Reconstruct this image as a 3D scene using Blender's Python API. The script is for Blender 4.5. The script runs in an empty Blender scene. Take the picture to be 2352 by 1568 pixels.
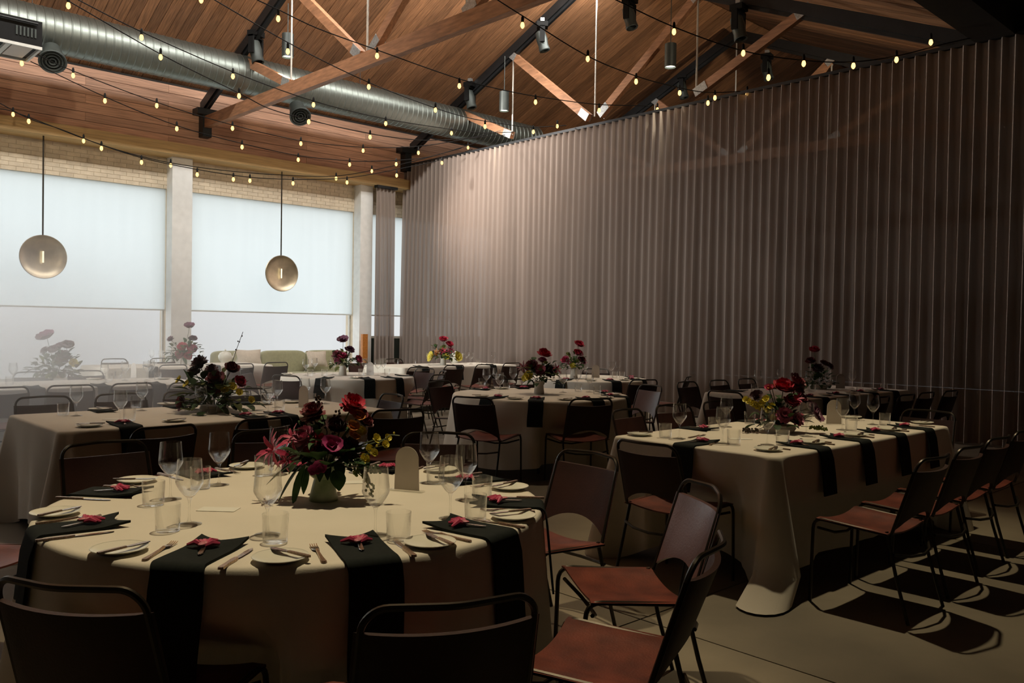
import bpy, math, random
from math import sin, cos, pi, radians, hypot, exp
from mathutils import Vector, Matrix
random.seed(7)
S = bpy.context.scene
COL = S.collection

# ------------------------------------------------------------------ camera
# room frame: x runs along the window wall, y runs towards it, z up; the camera stands at the origin
F, PITCH, ROLL, YAW, CAMH = 1947.0, -0.01551, 0.01523, radians(43.25), 1.434
def c2r(v): return Vector((v[0]*cos(YAW)+v[1]*sin(YAW), -v[0]*sin(YAW)+v[1]*cos(YAW), v[2]))
_f = Vector((0, cos(PITCH), sin(PITCH))); _u = Vector((0, -sin(PITCH), cos(PITCH))); _r = Vector((1, 0, 0))
RT, UP, FW = c2r(_r*cos(ROLL)+_u*sin(ROLL)), c2r(_u*cos(ROLL)-_r*sin(ROLL)), c2r(_f)
EYE = Vector((0, 0, CAMH))
def ray(x, y): return FW + RT*((x-1176)/F) + UP*((784-y)/F)
def onz(x, y, z): d = ray(x, y); return EYE + d*((z-CAMH)/d.z)
def onx(x, y, X): d = ray(x, y); return EYE + d*(X/d.x)
def ony(x, y, Y): d = ray(x, y); return EYE + d*(Y/d.y)
def proj(P):
    v = Vector(P)-EYE; d = v.dot(FW)
    return (1176+F*v.dot(RT)/d, 784-F*v.dot(UP)/d, d)
cam = bpy.data.cameras.new('camera'); co = bpy.data.objects.new('camera', cam); COL.objects.link(co)
cam.sensor_width = 36; cam.lens = 36*F/2352; cam.clip_start = 0.05; cam.clip_end = 100
co.matrix_world = Matrix(((RT.x, UP.x, -FW.x, 0), (RT.y, UP.y, -FW.y, 0), (RT.z, UP.z, -FW.z, CAMH), (0, 0, 0, 1)))
S.camera = co

# ------------------------------------------------------------------ world, lights, exposure
W = bpy.data.worlds.new('world'); S.world = W; W.use_nodes = True
W.node_tree.nodes['Background'].inputs[0].default_value = (0.93, 0.96, 0.97, 1)
W.node_tree.nodes['Background'].inputs[1].default_value = 0.8
S.view_settings.view_transform = 'Standard'; S.view_settings.look = 'None'
S.view_settings.exposure = 0.0; S.view_settings.gamma = 1.0; S.view_settings.use_curve_mapping = False
S.cycles.use_denoising = True
S.cycles.max_bounces = 7; S.cycles.diffuse_bounces = 4; S.cycles.transparent_max_bounces = 24
S.cycles.sample_clamp_indirect = 4.0; S.cycles.caustics_reflective = False; S.cycles.caustics_refractive = False

def area(name, loc, d, sx, sy, power, color):
    l = bpy.data.lights.new(name, 'AREA'); l.shape = 'RECTANGLE'; l.size = sx; l.size_y = sy; l.energy = power; l.color = color
    o = bpy.data.objects.new(name, l); COL.objects.link(o); o.location = loc
    o.rotation_euler = Vector(d).to_track_quat('-Z', 'Y').to_euler(); return o
def spot(name, loc, tgt, power, ang, blend, color, size=0.06):
    l = bpy.data.lights.new(name, 'SPOT'); l.energy = power; l.spot_size = radians(ang); l.spot_blend = blend; l.color = color; l.shadow_soft_size = size
    o = bpy.data.objects.new(name, l); COL.objects.link(o); o.location = loc
    o.rotation_euler = (Vector(tgt)-Vector(loc)).to_track_quat('-Z', 'Y').to_euler(); return o
DAY = (1.0, 0.995, 0.97)
WARM = (1.0, 0.83, 0.53)
L_WIN = 0.88
WINS = [(-2.4, 1.9, 0.35), (2.15, 6.53, 0.35), (6.93, 10.87, 0.35), (11.2, 15.2, 1.15)]   # x0, x1, sill
for x0, x1, sl in WINS:                                # overcast daylight outside each window
    w, h = x1-x0+0.5, 4.5-sl
    area('daylight', ((x0+x1)/2, 17.75, (4.4+sl)/2), (0, -1, 0), w, h, pi*w*h*L_WIN, DAY)
spot('table_spot', (1.95, 3.15, 5.4), (1.70, 2.9, 0.75), 600, 46, 0.6, WARM, 0.07)
spot('table_spot', (5.55, 3.35, 5.3), (5.3, 2.6, 0.5), 480, 58, 0.8, WARM, 0.05)
spot('table_spot', (6.5, 6.5, 6.3), (6.27, 6.2, 0.75), 300, 34, 0.9, (1, 0.80, 0.55), 0.07)
spot('table_spot', (8.8, 7.8, 6.5), (8.9, 7.9, 0.75), 330, 34, 0.9, (1, 0.83, 0.6), 0.07)
spot('table_spot', (9.5, 5.0, 6.3), (9.4, 4.9, 0.75), 170, 36, 0.9, (1, 0.80, 0.55), 0.07)
spot('table_spot', (2.9, 6.5, 6.3), (2.8, 6.3, 0.75), 330, 36, 0.9, (1, 0.80, 0.55), 0.07)
area('ridge_light', (5.5, 10.8, 8.0), (0, 0.75, -0.66), 16.0, 0.3, 720, (1.0, 0.96, 0.90))      # light slot along the ridge
for fx, ty, pw in ((0.5, 14.0, 760), (5.0, 13.5, 500), (9.5, 13.0, 460), (15.0, 12.3, 760)):   # added floods hidden behind the near beam, to brighten the roof
    spot('roof_fill', (fx, 4.25, 5.75), (fx+1.5, ty, 7.2), pw, 62, 1.0, (1.0, 0.83, 0.6), 0.15)

hl = area('added_glare_light', (-2.95, 11.0, 1.6), (1, 0.0, -0.16), 3.0, 1.2, 150, (0.95, 1.0, 1.0)); hl.data.spread = radians(50)  # added light beyond the left wall, brightens the scatter volume
spot('curtain_wash', (7.55, 13.6, 6.35), (12.1, 12.9, 4.8), 1900, 60, 1.0, (1.0, 0.93, 0.86), 0.15)
spot('curtain_wash', (10.0, 16.1, 4.3), (12.1, 12.6, 3.2), 1500, 88, 1.0, (1.0, 0.95, 0.90), 0.12)  # added grazing lamp without a fixture, brings out the pleats
for fx, ty in ((8.5, 6.6), (13.0, 6.4)): spot('roof_fill', (fx, 15.25, 6.5), (fx+2.5, ty, 6.6), 500, 46, 1.0, (1.0, 0.82, 0.58), 0.12)  # added fill for the right slope, hidden behind the duct

# ------------------------------------------------------------------ materials
def mk(name, c, rough=0.6, metal=0.0, var=0.0, vscale=8.0, stretch=(1, 1, 1), bump=0.0, bscale=40.0, spec=0.5, rnd=0.0, sheen=0.0, c2=None):
    m = bpy.data.materials.new(name); m.use_nodes = True; nt = m.node_tree; N = nt.nodes; L = nt.links; b = N['Principled BSDF']
    b.inputs['Base Color'].default_value = (*c, 1); b.inputs['Roughness'].default_value = rough; b.inputs['Metallic'].default_value = metal
    b.inputs['Specular IOR Level'].default_value = spec
    if sheen: b.inputs['Sheen Weight'].default_value = sheen
    if var or bump or rnd:
        tc = N.new('ShaderNodeTexCoord'); mp = N.new('ShaderNodeMapping'); mp.inputs['Scale'].default_value = stretch
        L.new(tc.outputs['Object'], mp.inputs['Vector'])
    if var or rnd:
        no = N.new('ShaderNodeTexNoise'); no.inputs['Scale'].default_value = vscale; no.inputs['Detail'].default_value = 5
        L.new(mp.outputs[0], no.inputs['Vector'])
        mx = N.new('ShaderNodeMix'); mx.data_type = 'RGBA'
        d = c2 if c2 else tuple(max(0, q*(1-var)) for q in c)
        mx.inputs['A'].default_value = (*d, 1); mx.inputs['B'].default_value = (*[min(1, q*(1+var*0.6)) for q in c], 1)
        rp = N.new('ShaderNodeMapRange'); rp.inputs['From Min'].default_value = 0.3; rp.inputs['From Max'].default_value = 0.7
        L.new(no.outputs['Fac'], rp.inputs['Value']); L.new(rp.outputs['Result'], mx.inputs['Factor'])
        out = mx.outputs['Result']
        if rnd:
            oi = N.new('ShaderNodeObjectInfo'); hs = N.new('ShaderNodeHueSaturation')
            r2 = N.new('ShaderNodeMapRange'); r2.inputs['To Min'].default_value = 1-rnd; r2.inputs['To Max'].default_value = 1+rnd
            L.new(oi.outputs['Random'], r2.inputs['Value']); L.new(r2.outputs['Result'], hs.inputs['Value'])
            ad = N.new('ShaderNodeVectorMath'); ad.operation = 'ADD'; sc = N.new('ShaderNodeVectorMath'); sc.operation = 'SCALE'
            cx = N.new('ShaderNodeCombineXYZ')
            for k in range(3): L.new(oi.outputs['Random'], cx.inputs[k])
            L.new(cx.outputs[0], sc.inputs[0]); sc.inputs['Scale'].default_value = 37.0
            L.new(mp.outputs[0], ad.inputs[0]); L.new(sc.outputs[0], ad.inputs[1]); L.new(ad.outputs[0], no.inputs['Vector'])
            L.new(out, hs.inputs['Color']); out = hs.outputs['Color']
        L.new(out, b.inputs['Base Color'])
    if bump:
        n2 = N.new('ShaderNodeTexNoise'); n2.inputs['Scale'].default_value = bscale; n2.inputs['Detail'].default_value = 4
        L.new(mp.outputs[0], n2.inputs['Vector'])
        bp = N.new('ShaderNodeBump'); bp.inputs['Strength'].default_value = bump; bp.inputs['Distance'].default_value = 0.01
        L.new(n2.outputs['Fac'], bp.inputs['Height']); L.new(bp.outputs['Normal'], b.inputs['Normal'])
    return m
def emis(name, c, s):
    m = bpy.data.materials.new(name); m.use_nodes = True; nt = m.node_tree; nt.nodes.clear()
    e = nt.nodes.new('ShaderNodeEmission'); e.inputs[0].default_value = (*c, 1); e.inputs[1].default_value = s
    o = nt.nodes.new('ShaderNodeOutputMaterial'); nt.links.new(e.outputs[0], o.inputs[0]); return m
def glassmat(name, tint, gl=0.5, base=0.04):
    m = bpy.data.materials.new(name); m.use_nodes = True; nt = m.node_tree; nt.nodes.clear(); N = nt.nodes; L = nt.links
    t = N.new('ShaderNodeBsdfTransparent'); t.inputs[0].default_value = (*tint, 1)
    g = N.new('ShaderNodeBsdfGlass'); g.inputs['Roughness'].default_value = 0.0; g.inputs['IOR'].default_value = 1.45
    lw = N.new('ShaderNodeLayerWeight'); lw.inputs['Blend'].default_value = 0.35
    pw = N.new('ShaderNodeMath'); pw.operation = 'POWER'; pw.inputs[1].default_value = 2.0
    mr = N.new('ShaderNodeMapRange'); mr.inputs['To Min'].default_value = base; mr.inputs['To Max'].default_value = gl
    mx = N.new('ShaderNodeMixShader'); o = N.new('ShaderNodeOutputMaterial')
    L.new(lw.outputs['Facing'], pw.inputs[0]); L.new(pw.outputs[0], mr.inputs['Value']); L.new(mr.outputs[0], mx.inputs[0])
    L.new(t.outputs[0], mx.inputs[1]); L.new(g.outputs[0], mx.inputs[2]); L.new(mx.outputs[0], o.inputs[0]); return m
def fabric(name, c, trans, transp, var=0.15):
    m = bpy.data.materials.new(name); m.use_nodes = True; nt = m.node_tree; nt.nodes.clear(); N = nt.nodes; L = nt.links
    tc = N.new('ShaderNodeTexCoord'); mp = N.new('ShaderNodeMapping'); mp.inputs['Scale'].default_value = (1, 1, 0.04)
    no = N.new('ShaderNodeTexNoise'); no.inputs['Scale'].default_value = 9; L.new(tc.outputs['Object'], mp.inputs[0]); L.new(mp.outputs[0], no.inputs['Vector'])
    mx = N.new('ShaderNodeMix'); mx.data_type = 'RGBA'; mx.inputs['A'].default_value = (*[q*(1-var) for q in c], 1); mx.inputs['B'].default_value = (*c, 1)
    L.new(no.outputs['Fac'], mx.inputs['Factor'])
    d = N.new('ShaderNodeBsdfDiffuse'); t = N.new('ShaderNodeBsdfTranslucent'); p = N.new('ShaderNodeBsdfTransparent')
    L.new(mx.outputs['Result'], d.inputs[0]); L.new(mx.outputs['Result'], t.inputs[0])
    a = N.new('ShaderNodeMixShader'); a.inputs[0].default_value = trans; L.new(d.outputs[0], a.inputs[1]); L.new(t.outputs[0], a.inputs[2])
    b = N.new('ShaderNodeMixShader'); b.inputs[0].default_value = transp; L.new(a.outputs[0], b.inputs[1]); L.new(p.outputs[0], b.inputs[2])
    o = N.new('ShaderNodeOutputMaterial'); L.new(b.outputs[0], o.inputs[0]); return m

M = {}
M['plank'] = mk('ceiling plank', (0.37, 0.18, 0.085), 0.6, var=0.45, vscale=6, stretch=(9, 0.5, 1), bump=0.15, bscale=20, rnd=0.28)
M['clad'] = mk('cladding board', (0.60, 0.34, 0.22), 0.6, var=0.3, vscale=5, stretch=(0.4, 3, 9), rnd=0.15)
M['timber'] = mk('truss timber', (0.38, 0.185, 0.095), 0.55, var=0.35, vscale=7, stretch=(4, 0.6, 4))
M['fascia'] = mk('fascia timber', (0.58, 0.38, 0.16), 0.55, var=0.25, vscale=5, stretch=(0.3, 4, 6))
M['darkwood'] = mk('dark beam timber', (0.02, 0.016, 0.012), 0.8, var=0.3)
M['steel'] = mk('black steel', (0.02, 0.022, 0.024), 0.45, 0.3, var=0.2)
M['rod'] = mk('pale steel rod', (0.55, 0.53, 0.48), 0.4, 0.5, var=0.1)
M['plate'] = mk('galvanised plate', (0.45, 0.47, 0.47), 0.45, 0.6, var=0.3, vscale=30)
M['duct'] = mk('galvanised duct', (0.24, 0.27, 0.25), 0.42, 0.9, var=0.12, vscale=6, stretch=(6, 1, 1))
M['ductdark'] = mk('dark nozzle', (0.07, 0.08, 0.075), 0.5, 0.5, var=0.2)
M['black'] = mk('black plastic', (0.008, 0.008, 0.008), 0.6, var=0.2, spec=0.15)
M['grey'] = mk('grey metal', (0.06, 0.072, 0.068), 0.45, 0.4, var=0.15)
M['whitemetal'] = mk('white metal', (0.6, 0.6, 0.56), 0.5, var=0.1)
M['brick'] = mk('cream painted brick', (0.72, 0.62, 0.47), 0.8, var=0.12, bump=0.2, bscale=60, rnd=0.06)
M['mortar'] = mk('painted mortar', (0.66, 0.57, 0.43), 0.9, var=0.1)
M['column'] = mk('white painted column', (0.84, 0.85, 0.83), 0.7, var=0.06)
M['wall'] = mk('plaster wall', (0.30, 0.27, 0.23), 0.8, var=0.1)
M['wains'] = mk('dark green wall lining', (0.035, 0.045, 0.035), 0.6, var=0.2)
M['aisle'] = mk('dark aisle ceiling', (0.02, 0.017, 0.014), 0.9, var=0.2)
M['concrete'] = mk('polished concrete', (0.20, 0.165, 0.115), 0.55, var=0.3, vscale=1.4, bump=0.05, bscale=90, rnd=0.03)
M['joint'] = mk('floor joint', (0.05, 0.045, 0.035), 0.9, var=0.1)
M['cloth'] = mk('cream linen', (0.68, 0.62, 0.52), 0.85, var=0.05, vscale=3, bump=0.06, bscale=180, spec=0.2, sheen=0.1)
M['napkin'] = mk('black linen', (0.010, 0.013, 0.012), 0.9, var=0.25, vscale=60, spec=0.2)
M['seat'] = mk('red brown leather', (0.145, 0.032, 0.018), 0.42, var=0.42, vscale=7, bump=0.12, bscale=120, c2=(0.06, 0.013, 0.008))
M['back'] = mk('dark brown leather', (0.034, 0.011, 0.007), 0.55, spec=0.3, var=0.35, vscale=5, bump=0.1, bscale=120)
M['backsheen'] = mk('leather with painted sheen', (0.11, 0.048, 0.042), 0.33, var=0.3, vscale=5, bump=0.08, bscale=120)  # lit copy of the dark leather, sheen painted in as lighter mauve
M['tube'] = mk('bronze black tube', (0.035, 0.028, 0.020), 0.35, 0.7, var=0.2, vscale=20)
M['china'] = mk('off white china', (0.70, 0.68, 0.58), 0.3, var=0.04)
M['cutlery'] = mk('aged silver cutlery', (0.62, 0.52, 0.42), 0.22, 1.0, var=0.25, vscale=120)
M['handle'] = mk('ornate handle', (0.52, 0.38, 0.27), 0.32, 1.0, var=0.4, vscale=220)
M['card'] = mk('pale frosted card', (0.56, 0.50, 0.44), 0.6, var=0.04)
M['clear'] = glassmat('clear acrylic', (0.95, 0.95, 0.93), 0.6, 0.08)
M['paper'] = mk('paper', (0.72, 0.70, 0.62), 0.7, var=0.03)
M['glass'] = glassmat('wine glass', (0.985, 0.985, 0.98), 0.95, 0.06)
M['tumbler'] = glassmat('tumbler glass', (0.985, 0.985, 0.98), 0.9, 0.05)
M['pane'] = glassmat('window glass', (0.99, 0.99, 0.99), 0.2, 0.02)
M['blind'] = fabric('roller blind', (0.84, 0.88, 0.89), 0.86, 0.0, 0.04)
M['curtain'] = fabric('taupe curtain', (0.43, 0.355, 0.31), 0.16, 0.07)
M['sofa'] = mk('olive upholstery', (0.38, 0.37, 0.22), 0.9, var=0.12, vscale=20, sheen=0.2)
M['cushion'] = mk('beige cushion', (0.62, 0.54, 0.44), 0.9, var=0.1, vscale=30)
M['disc'] = mk('brushed brass disc', (0.55, 0.47, 0.34), 0.36, 0.9, var=0.25, vscale=4)
M['discglow'] = emis('pendant lamp', (1, 0.85, 0.55), 1.6)
M['bulb'] = emis('festoon bulb', (1.0, 0.55, 0.16), 3.4)
M['lampglow'] = emis('downlight lens', (1, 0.97, 0.75), 5.0)
M['orange'] = mk('orange timber', (0.55, 0.22, 0.06), 0.6, var=0.2, stretch=(6, 6, 0.5))
M['vase'] = mk('pale green glazed vase', (0.42, 0.46, 0.30), 0.4, var=0.35, vscale=9, c2=(0.14, 0.21, 0.09))
M['vasew'] = mk('cream vase', (0.55, 0.50, 0.42), 0.45, var=0.1)
M['leaf'] = mk('dark leaf', (0.03, 0.065, 0.02), 0.6, spec=0.2, var=0.5, vscale=20, rnd=0.35)
M['leafy'] = mk('yellow green leaf', (0.10, 0.12, 0.025), 0.6, spec=0.2, var=0.4, vscale=20, rnd=0.25)
M['stem'] = mk('green stem', (0.07, 0.09, 0.035), 0.6, var=0.2)
M['twig'] = mk('brown twig', (0.05, 0.03, 0.018), 0.7, var=0.2)
FC = {'red': (0.50, 0.010, 0.045), 'deep': (0.16, 0.008, 0.018), 'burg': (0.055, 0.008, 0.014), 'pink': (0.50, 0.13, 0.17), 'mauve': (0.48, 0.13, 0.22),
      'magenta': (0.32, 0.01, 0.12), 'yellow': (0.72, 0.60, 0.06), 'orange': (0.55, 0.20, 0.03), 'rose': (0.45, 0.025, 0.09), 'plum': (0.14, 0.03, 0.07), 'white': (0.6, 0.6, 0.57)}
for k, v in FC.items(): M[k] = mk(k + ' petal', v, 0.55, var=0.3, vscale=60, sheen=0.15)

# ------------------------------------------------------------------ mesh helpers
class MB:
    def __init__(s): s.v = []; s.f = []
    def add(s, vs, fs):
        n = len(s.v); s.v += [tuple(q) for q in vs]; s.f += [tuple(i+n for i in f) for f in fs]; return s
    def box(s, x0, x1, y0, y1, z0, z1, mat=None):
        vs = [Vector((x, y, z)) for z in (z0, z1) for y in (y0, y1) for x in (x0, x1)]
        if mat is not None: vs = [mat @ q for q in vs]
        return s.add(vs, [(0, 2, 3, 1), (4, 5, 7, 6), (0, 1, 5, 4), (2, 6, 7, 3), (0, 4, 6, 2), (1, 3, 7, 5)])
    def beam(s, a, b, w, h, side=(1, 0, 0)):
        a, b = Vector(a), Vector(b); d = (b-a).normalized(); sx = Vector(side); up = d.cross(sx).normalized(); sx = up.cross(d)
        vs = [p + sx*(i*w/2) + up*(j*h/2) for p in (a, b) for j in (-1, 1) for i in (-1, 1)]
        return s.add(vs, [(0, 1, 3, 2), (4, 6, 7, 5), (0, 4, 5, 1), (2, 3, 7, 6), (0, 2, 6, 4), (1, 5, 7, 3)])
    def tube(s, pts, r, n=6, cap=True):
        pts = [Vector(p) for p in pts]; m = len(pts); rs = r if isinstance(r, (list, tuple)) else [r]*m
        t0 = (pts[1]-pts[0]).normalized(); a = Vector((0, 0, 1)) if abs(t0.z) < 0.9 else Vector((1, 0, 0))
        u = t0.cross(a).normalized(); vs = []
        for i, p in enumerate(pts):
            t = (pts[min(i+1, m-1)]-pts[max(i-1, 0)]).normalized()
            u = (u - t*u.dot(t)).normalized(); w = t.cross(u)
            vs += [p + (u*cos(2*pi*k/n)+w*sin(2*pi*k/n))*rs[i] for k in range(n)]
        fs = [(i*n+k, i*n+(k+1) % n, (i+1)*n+(k+1) % n, (i+1)*n+k) for i in range(m-1) for k in range(n)]
        if cap: fs += [tuple(range(n-1, -1, -1)), tuple((m-1)*n+k for k in range(n))]
        return s.add(vs, fs)
    def lathe(s, prof, n=24, mat=None, cap0=True, cap1=False):
        vs = [Vector((r*cos(2*pi*k/n), r*sin(2*pi*k/n), z)) for r, z in prof for k in range(n)]
        if mat is not None: vs = [mat @ q for q in vs]
        m = len(prof)
        fs = [(i*n+k, i*n+(k+1) % n, (i+1)*n+(k+1) % n, (i+1)*n+k) for i in range(m-1) for k in range(n)]
        if cap0: fs.append(tuple(range(n-1, -1, -1)))
        if cap1: fs.append(tuple((m-1)*n+k for k in range(n)))
        return s.add(vs, fs)
    def grid(s, nu, nv, fn, wrap=False):
        vs = [Vector(fn(i, j)) for j in range(nv+1) for i in range(nu + (0 if wrap else 1))]
        c = nu if wrap else nu+1
        fs = [(j*c+i, j*c+(i+1) % c, (j+1)*c+(i+1) % c, (j+1)*c+i) for j in range(nv) for i in range(nu)]
        return s.add(vs, fs)
    def ball(s, c, r, n=8, m=6, sc=(1, 1, 1)):
        c = Vector(c)
        vs = [c + Vector((sin(pi*j/m)*cos(2*pi*i/n)*r*sc[0], sin(pi*j/m)*sin(2*pi*i/n)*r*sc[1], cos(pi*j/m)*r*sc[2])) for j in range(m+1) for i in range(n)]
        return s.add(vs, [(j*n+i, (j+1)*n+i, (j+1)*n+(i+1) % n, j*n+(i+1) % n) for j in range(m) for i in range(n)])
    def mesh(s, name, mat, smooth=True, ang=None):
        me = bpy.data.meshes.new(name); me.from_pydata(s.v, [], s.f); me.update()
        if smooth:
            me.polygons.foreach_set('use_smooth', [True]*len(me.polygons))
            try: me.set_sharp_from_angle(angle=radians(ang or 40))
            except Exception: pass
        if mat: me.materials.append(mat)
        return me
    def build(s, name, mat, parent=None, smooth=True, ang=None):
        o = bpy.data.objects.new(name, s.mesh(name, mat, smooth, ang)); COL.objects.link(o)
        if parent is not None: o.parent = parent
        return o
def inst(name, me, parent=None, loc=(0, 0, 0), rot=(0, 0, 0)):
    o = bpy.data.objects.new(name, me); COL.objects.link(o); o.location = loc; o.rotation_euler = rot
    if parent is not None: o.parent = parent
    return o
def fillet(pts, r, n=4):
    pts = [Vector(p) for p in pts]; out = [pts[0]]
    for i in range(1, len(pts)-1):
        p = pts[i]; a = pts[i-1]-p; b = pts[i+1]-p; q = min(r, a.length*0.49, b.length*0.49)
        A, B = p+a.normalized()*q, p+b.normalized()*q
        for k in range(n+1):
            t = k/n; out.append(A*(1-t)**2 + p*2*t*(1-t) + B*t*t)
    return out + [pts[-1]]
def empty(name, loc=(0, 0, 0), rz=0.0):
    o = bpy.data.objects.new(name, None); COL.objects.link(o); o.location = loc; o.rotation_euler = (0, 0, rz); o.empty_display_size = 0.1; return o
def tag(o, label=None, cat=None, group=None, kind=None):
    if label: o['label'] = label
    if cat: o['category'] = cat
    if group: o['group'] = group
    if kind: o['kind'] = kind
    return o
CH = {}
def kids(o):
    if o.name not in CH: CH[o.name] = [c for c in bpy.data.objects if c.parent == o]
    return CH[o.name]
def dup(o, parent=None):
    c = o.copy(); COL.objects.link(c)
    if parent is not None: c.parent = parent
    for k in kids(o): dup(k, c)
    return c
class Proto:
    """first call hands out the thing itself, later calls copies of it and its parts"""
    def __init__(s, o): s.o = o; s.used = False; kids(o); [kids(c) for c in kids(o)]
    def at(s, loc, rz=0.0):
        o = s.o if not s.used else dup(s.o); s.used = True
        o.location = loc; o.rotation_euler = (0, 0, rz); return o
REG = {}
ORD = ['first', 'second', 'third', 'fourth', 'fifth', 'sixth', 'seventh', 'eighth', 'ninth', 'tenth', 'eleventh', 'twelfth', 'thirteenth', 'fourteenth', 'fifteenth', 'sixteenth']
def reg(o, what, where, cat, group, P=None):
    tag(o, None, cat, group); REG.setdefault((what, where), []).append((proj(P if P is not None else o.location)[0], o)); return o
def struct(mb, name, mat, smooth=False): return tag(mb.build(name, mat, None, smooth), kind='structure')

# ------------------------------------------------------------------ the setting
YW, XC, ZB = 17.0, 12.1, 0.755
fl = struct(MB().box(-2.6, 24.7, -4, 17.2, -0.3, -0.02), 'floor', M['joint'])
slab = MB().box(0.005, 2.995, 0.005, 2.995, -0.02, 0).mesh('slab', M['concrete'], False)
for i in range(9):
    for j in range(7):
        inst('slab', slab, fl, (-2.65+3*i, -3.4+3*j, 0))
# roof: two slopes of planks running from ridge to eaves
YR, ZR, K = 10.8, 8.66, 0.435
TH = math.atan(K)
rb = MB()
for sgn, y1 in ((1, 17.3), (-1, 3.9)):
    z1 = ZR-K*abs(y1-YR)
    rb.add([(-2.6, YR, ZR+0.1), (26, YR, ZR+0.1), (26, y1, z1+0.1), (-2.6, y1, z1+0.1), (-2.6, YR, ZR+0.3), (26, YR, ZR+0.3), (26, y1, z1+0.3), (-2.6, y1, z1+0.3)],
           [(0, 1, 2, 3), (4, 7, 6, 5), (0, 4, 5, 1), (1, 5, 6, 2), (2, 6, 7, 3), (3, 7, 4, 0)])
ce = struct(rb, 'ceiling', M['darkwood'])
PW = 0.186
for sgn, y1 in ((1, 17.2), (-1, 3.9)):
    ln = abs(y1-YR)/cos(TH)
    pm = [MB().box(-PW/2+0.004, PW/2-0.004, 0.02, ln, 0, 0.03).mesh('plank', M['plank'], False) for q in range(3)]
    for i in range(142):
        o = inst('plank', pm[i % 3], ce, (-1.6+PW*i, YR, ZR+0.05+random.uniform(-0.006, 0.006)))
        o.rotation_euler = (-TH, 0, 0) if sgn > 0 else (-TH, 0, pi)
# window wall
wl = MB(); X0, X1 = -2.6, 24.7
for a, b, sl in WINS: wl.box(a, b, YW, YW+0.3, 0, sl)
edges = [X0] + [q for a, b, s in WINS for q in (a, b)] + [X1]
for i in range(0, len(edges), 2): wl.box(edges[i], edges[i+1], YW, YW+0.3, 0, 4.09)
wl.box(X0, X1, YW+0.012, YW+0.3, 4.09, 6.2)
wleft = struct(wl, 'wall_left', M['mortar'])
bl, bh = 0.235, 0.078
bm_ = MB().box(0.003, bl-0.003, 0.004, 0.03, 0.003, bh-0.003).mesh('brick', M['brick'], False)
st = MB(); cnt = 0
for r in range(9):
    for c in range(60):
        x = 2.0+c*bl+(bl/2 if r % 2 else 0); z = 4.09+r*bh
        if x > 15.5: continue
        if x < 9.6 and cnt < 300: inst('brick', bm_, wleft, (x, YW-0.002+random.uniform(-0.002, 0.002), z)); cnt += 1
        else: st.box(x+0.003, x+bl-0.003, YW+0.002, YW+0.03, z+0.003, z+bh-0.003)
tag(st.build('brickwork', M['brick'], wleft, False), kind='stuff')
for i, (a, b, sl) in enumerate(WINS):
    w = tag(empty('window_%d' % (i+1), ((a+b)/2, YW, sl)), kind='structure'); hw = (b-a)/2; h = 4.09-sl
    fr = MB()
    for q in (-hw, hw): fr.box(q-0.03, q+0.03, 0.1, 0.16, 0, h)
    for z in (0.02, h-0.02): fr.box(-hw, hw, 0.1, 0.16, z-0.03, z+0.03)
    fr.build('window_frame', M['whitemetal'], w, False)
    for q in (-1, 1): MB().box(min(q*0.03, q*(hw-0.03)), max(q*0.03, q*(hw-0.03)), 0.125, 0.133, 0.05, h-0.05).build('pane', M['pane'], w, False)
    nb = 2
    MB().box(-hw+0.01, hw-0.01, 0.03, 0.034, 1.70-sl, h).build('roller_blind', M['blind'], w, False)
    MB().box(-hw+0.01, hw-0.01, 0.02, 0.045, 1.68-sl, 1.705-sl).build('hem_bar', M['whitemetal'], w, False)
struct(MB().box(11.25, 15.2, 16.93, 17.0, 0.0, 1.15), 'trim_3', M['wains'])
for i, (a, b) in enumerate(((6.53, 6.93), (10.87, 11.2))): struct(MB().box(a, b, 16.72, YW, 0, 4.72), 'trim_%d' % (4+i), M['column'])
# fascia ledge and boards above it
struct(MB().box(X0, X1, 16.45, YW+0.04, 4.70, 4.92), 'trim_1', M['fascia'])
up = struct(MB().box(X0, X1, 16.66, 16.9, 4.92, 6.1), 'trim_2', M['darkwood'])
cb = MB().box(0, 3.0, -0.02, 0.0, 0.004, 0.158).mesh('cladding_board', M['clad'], False)
for r in range(7):
    for c in range(10):
        x = X0 - (1.5 if r % 2 else 0) + 3.004*c
        inst('cladding_board', cb, up, (x, 16.66+random.uniform(-0.004, 0.003), 4.925+0.162*r))
# other walls, near beam and low aisle ceiling
struct(MB().box(24.5, 24.8, -4, 17.2, 0, 9), 'wall_right', M['wall'])
struct(MB().box(-2.8, -2.55, -4, 9.3, 0, 9).box(-2.8, -2.55, 12.7, 17.2, 0, 9).box(-2.8, -2.55, 9.3, 12.7, 0, 0.8).box(-2.8, -2.55, 9.3, 12.7, 2.3, 9), 'wall_far_left', M['wall'])
w = tag(empty('window_5', (-2.68, 11.0, 0.8)), kind='structure')  # unseen window added as the opening for the left fill light
MB().box(-0.04, 0.04, -1.7, -1.64, 0, 1.5).box(-0.04, 0.04, 1.64, 1.7, 0, 1.5).box(-0.04, 0.04, -1.7, 1.7, 0, 0.06).box(-0.04, 0.04, -1.7, 1.7, 1.44, 1.5).build('window_frame', M['whitemetal'], w, False)
MB().box(-0.004, 0.004, -1.64, 1.64, 0.06, 1.44).build('pane', M['pane'], w, False)
struct(MB().box(-2.8, 24.8, -4.2, -3.95, 0, 9), 'wall_back', M['wall'])
struct(MB().box(-2.6, 24.7, 3.55, 4.02, 5.27, 6.2), 'trim_6', M['darkwood'])
struct(MB().box(-2.6, 24.7, -4, 3.55, 5.6, 5.9), 'trim_7', M['aisle'])

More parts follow.
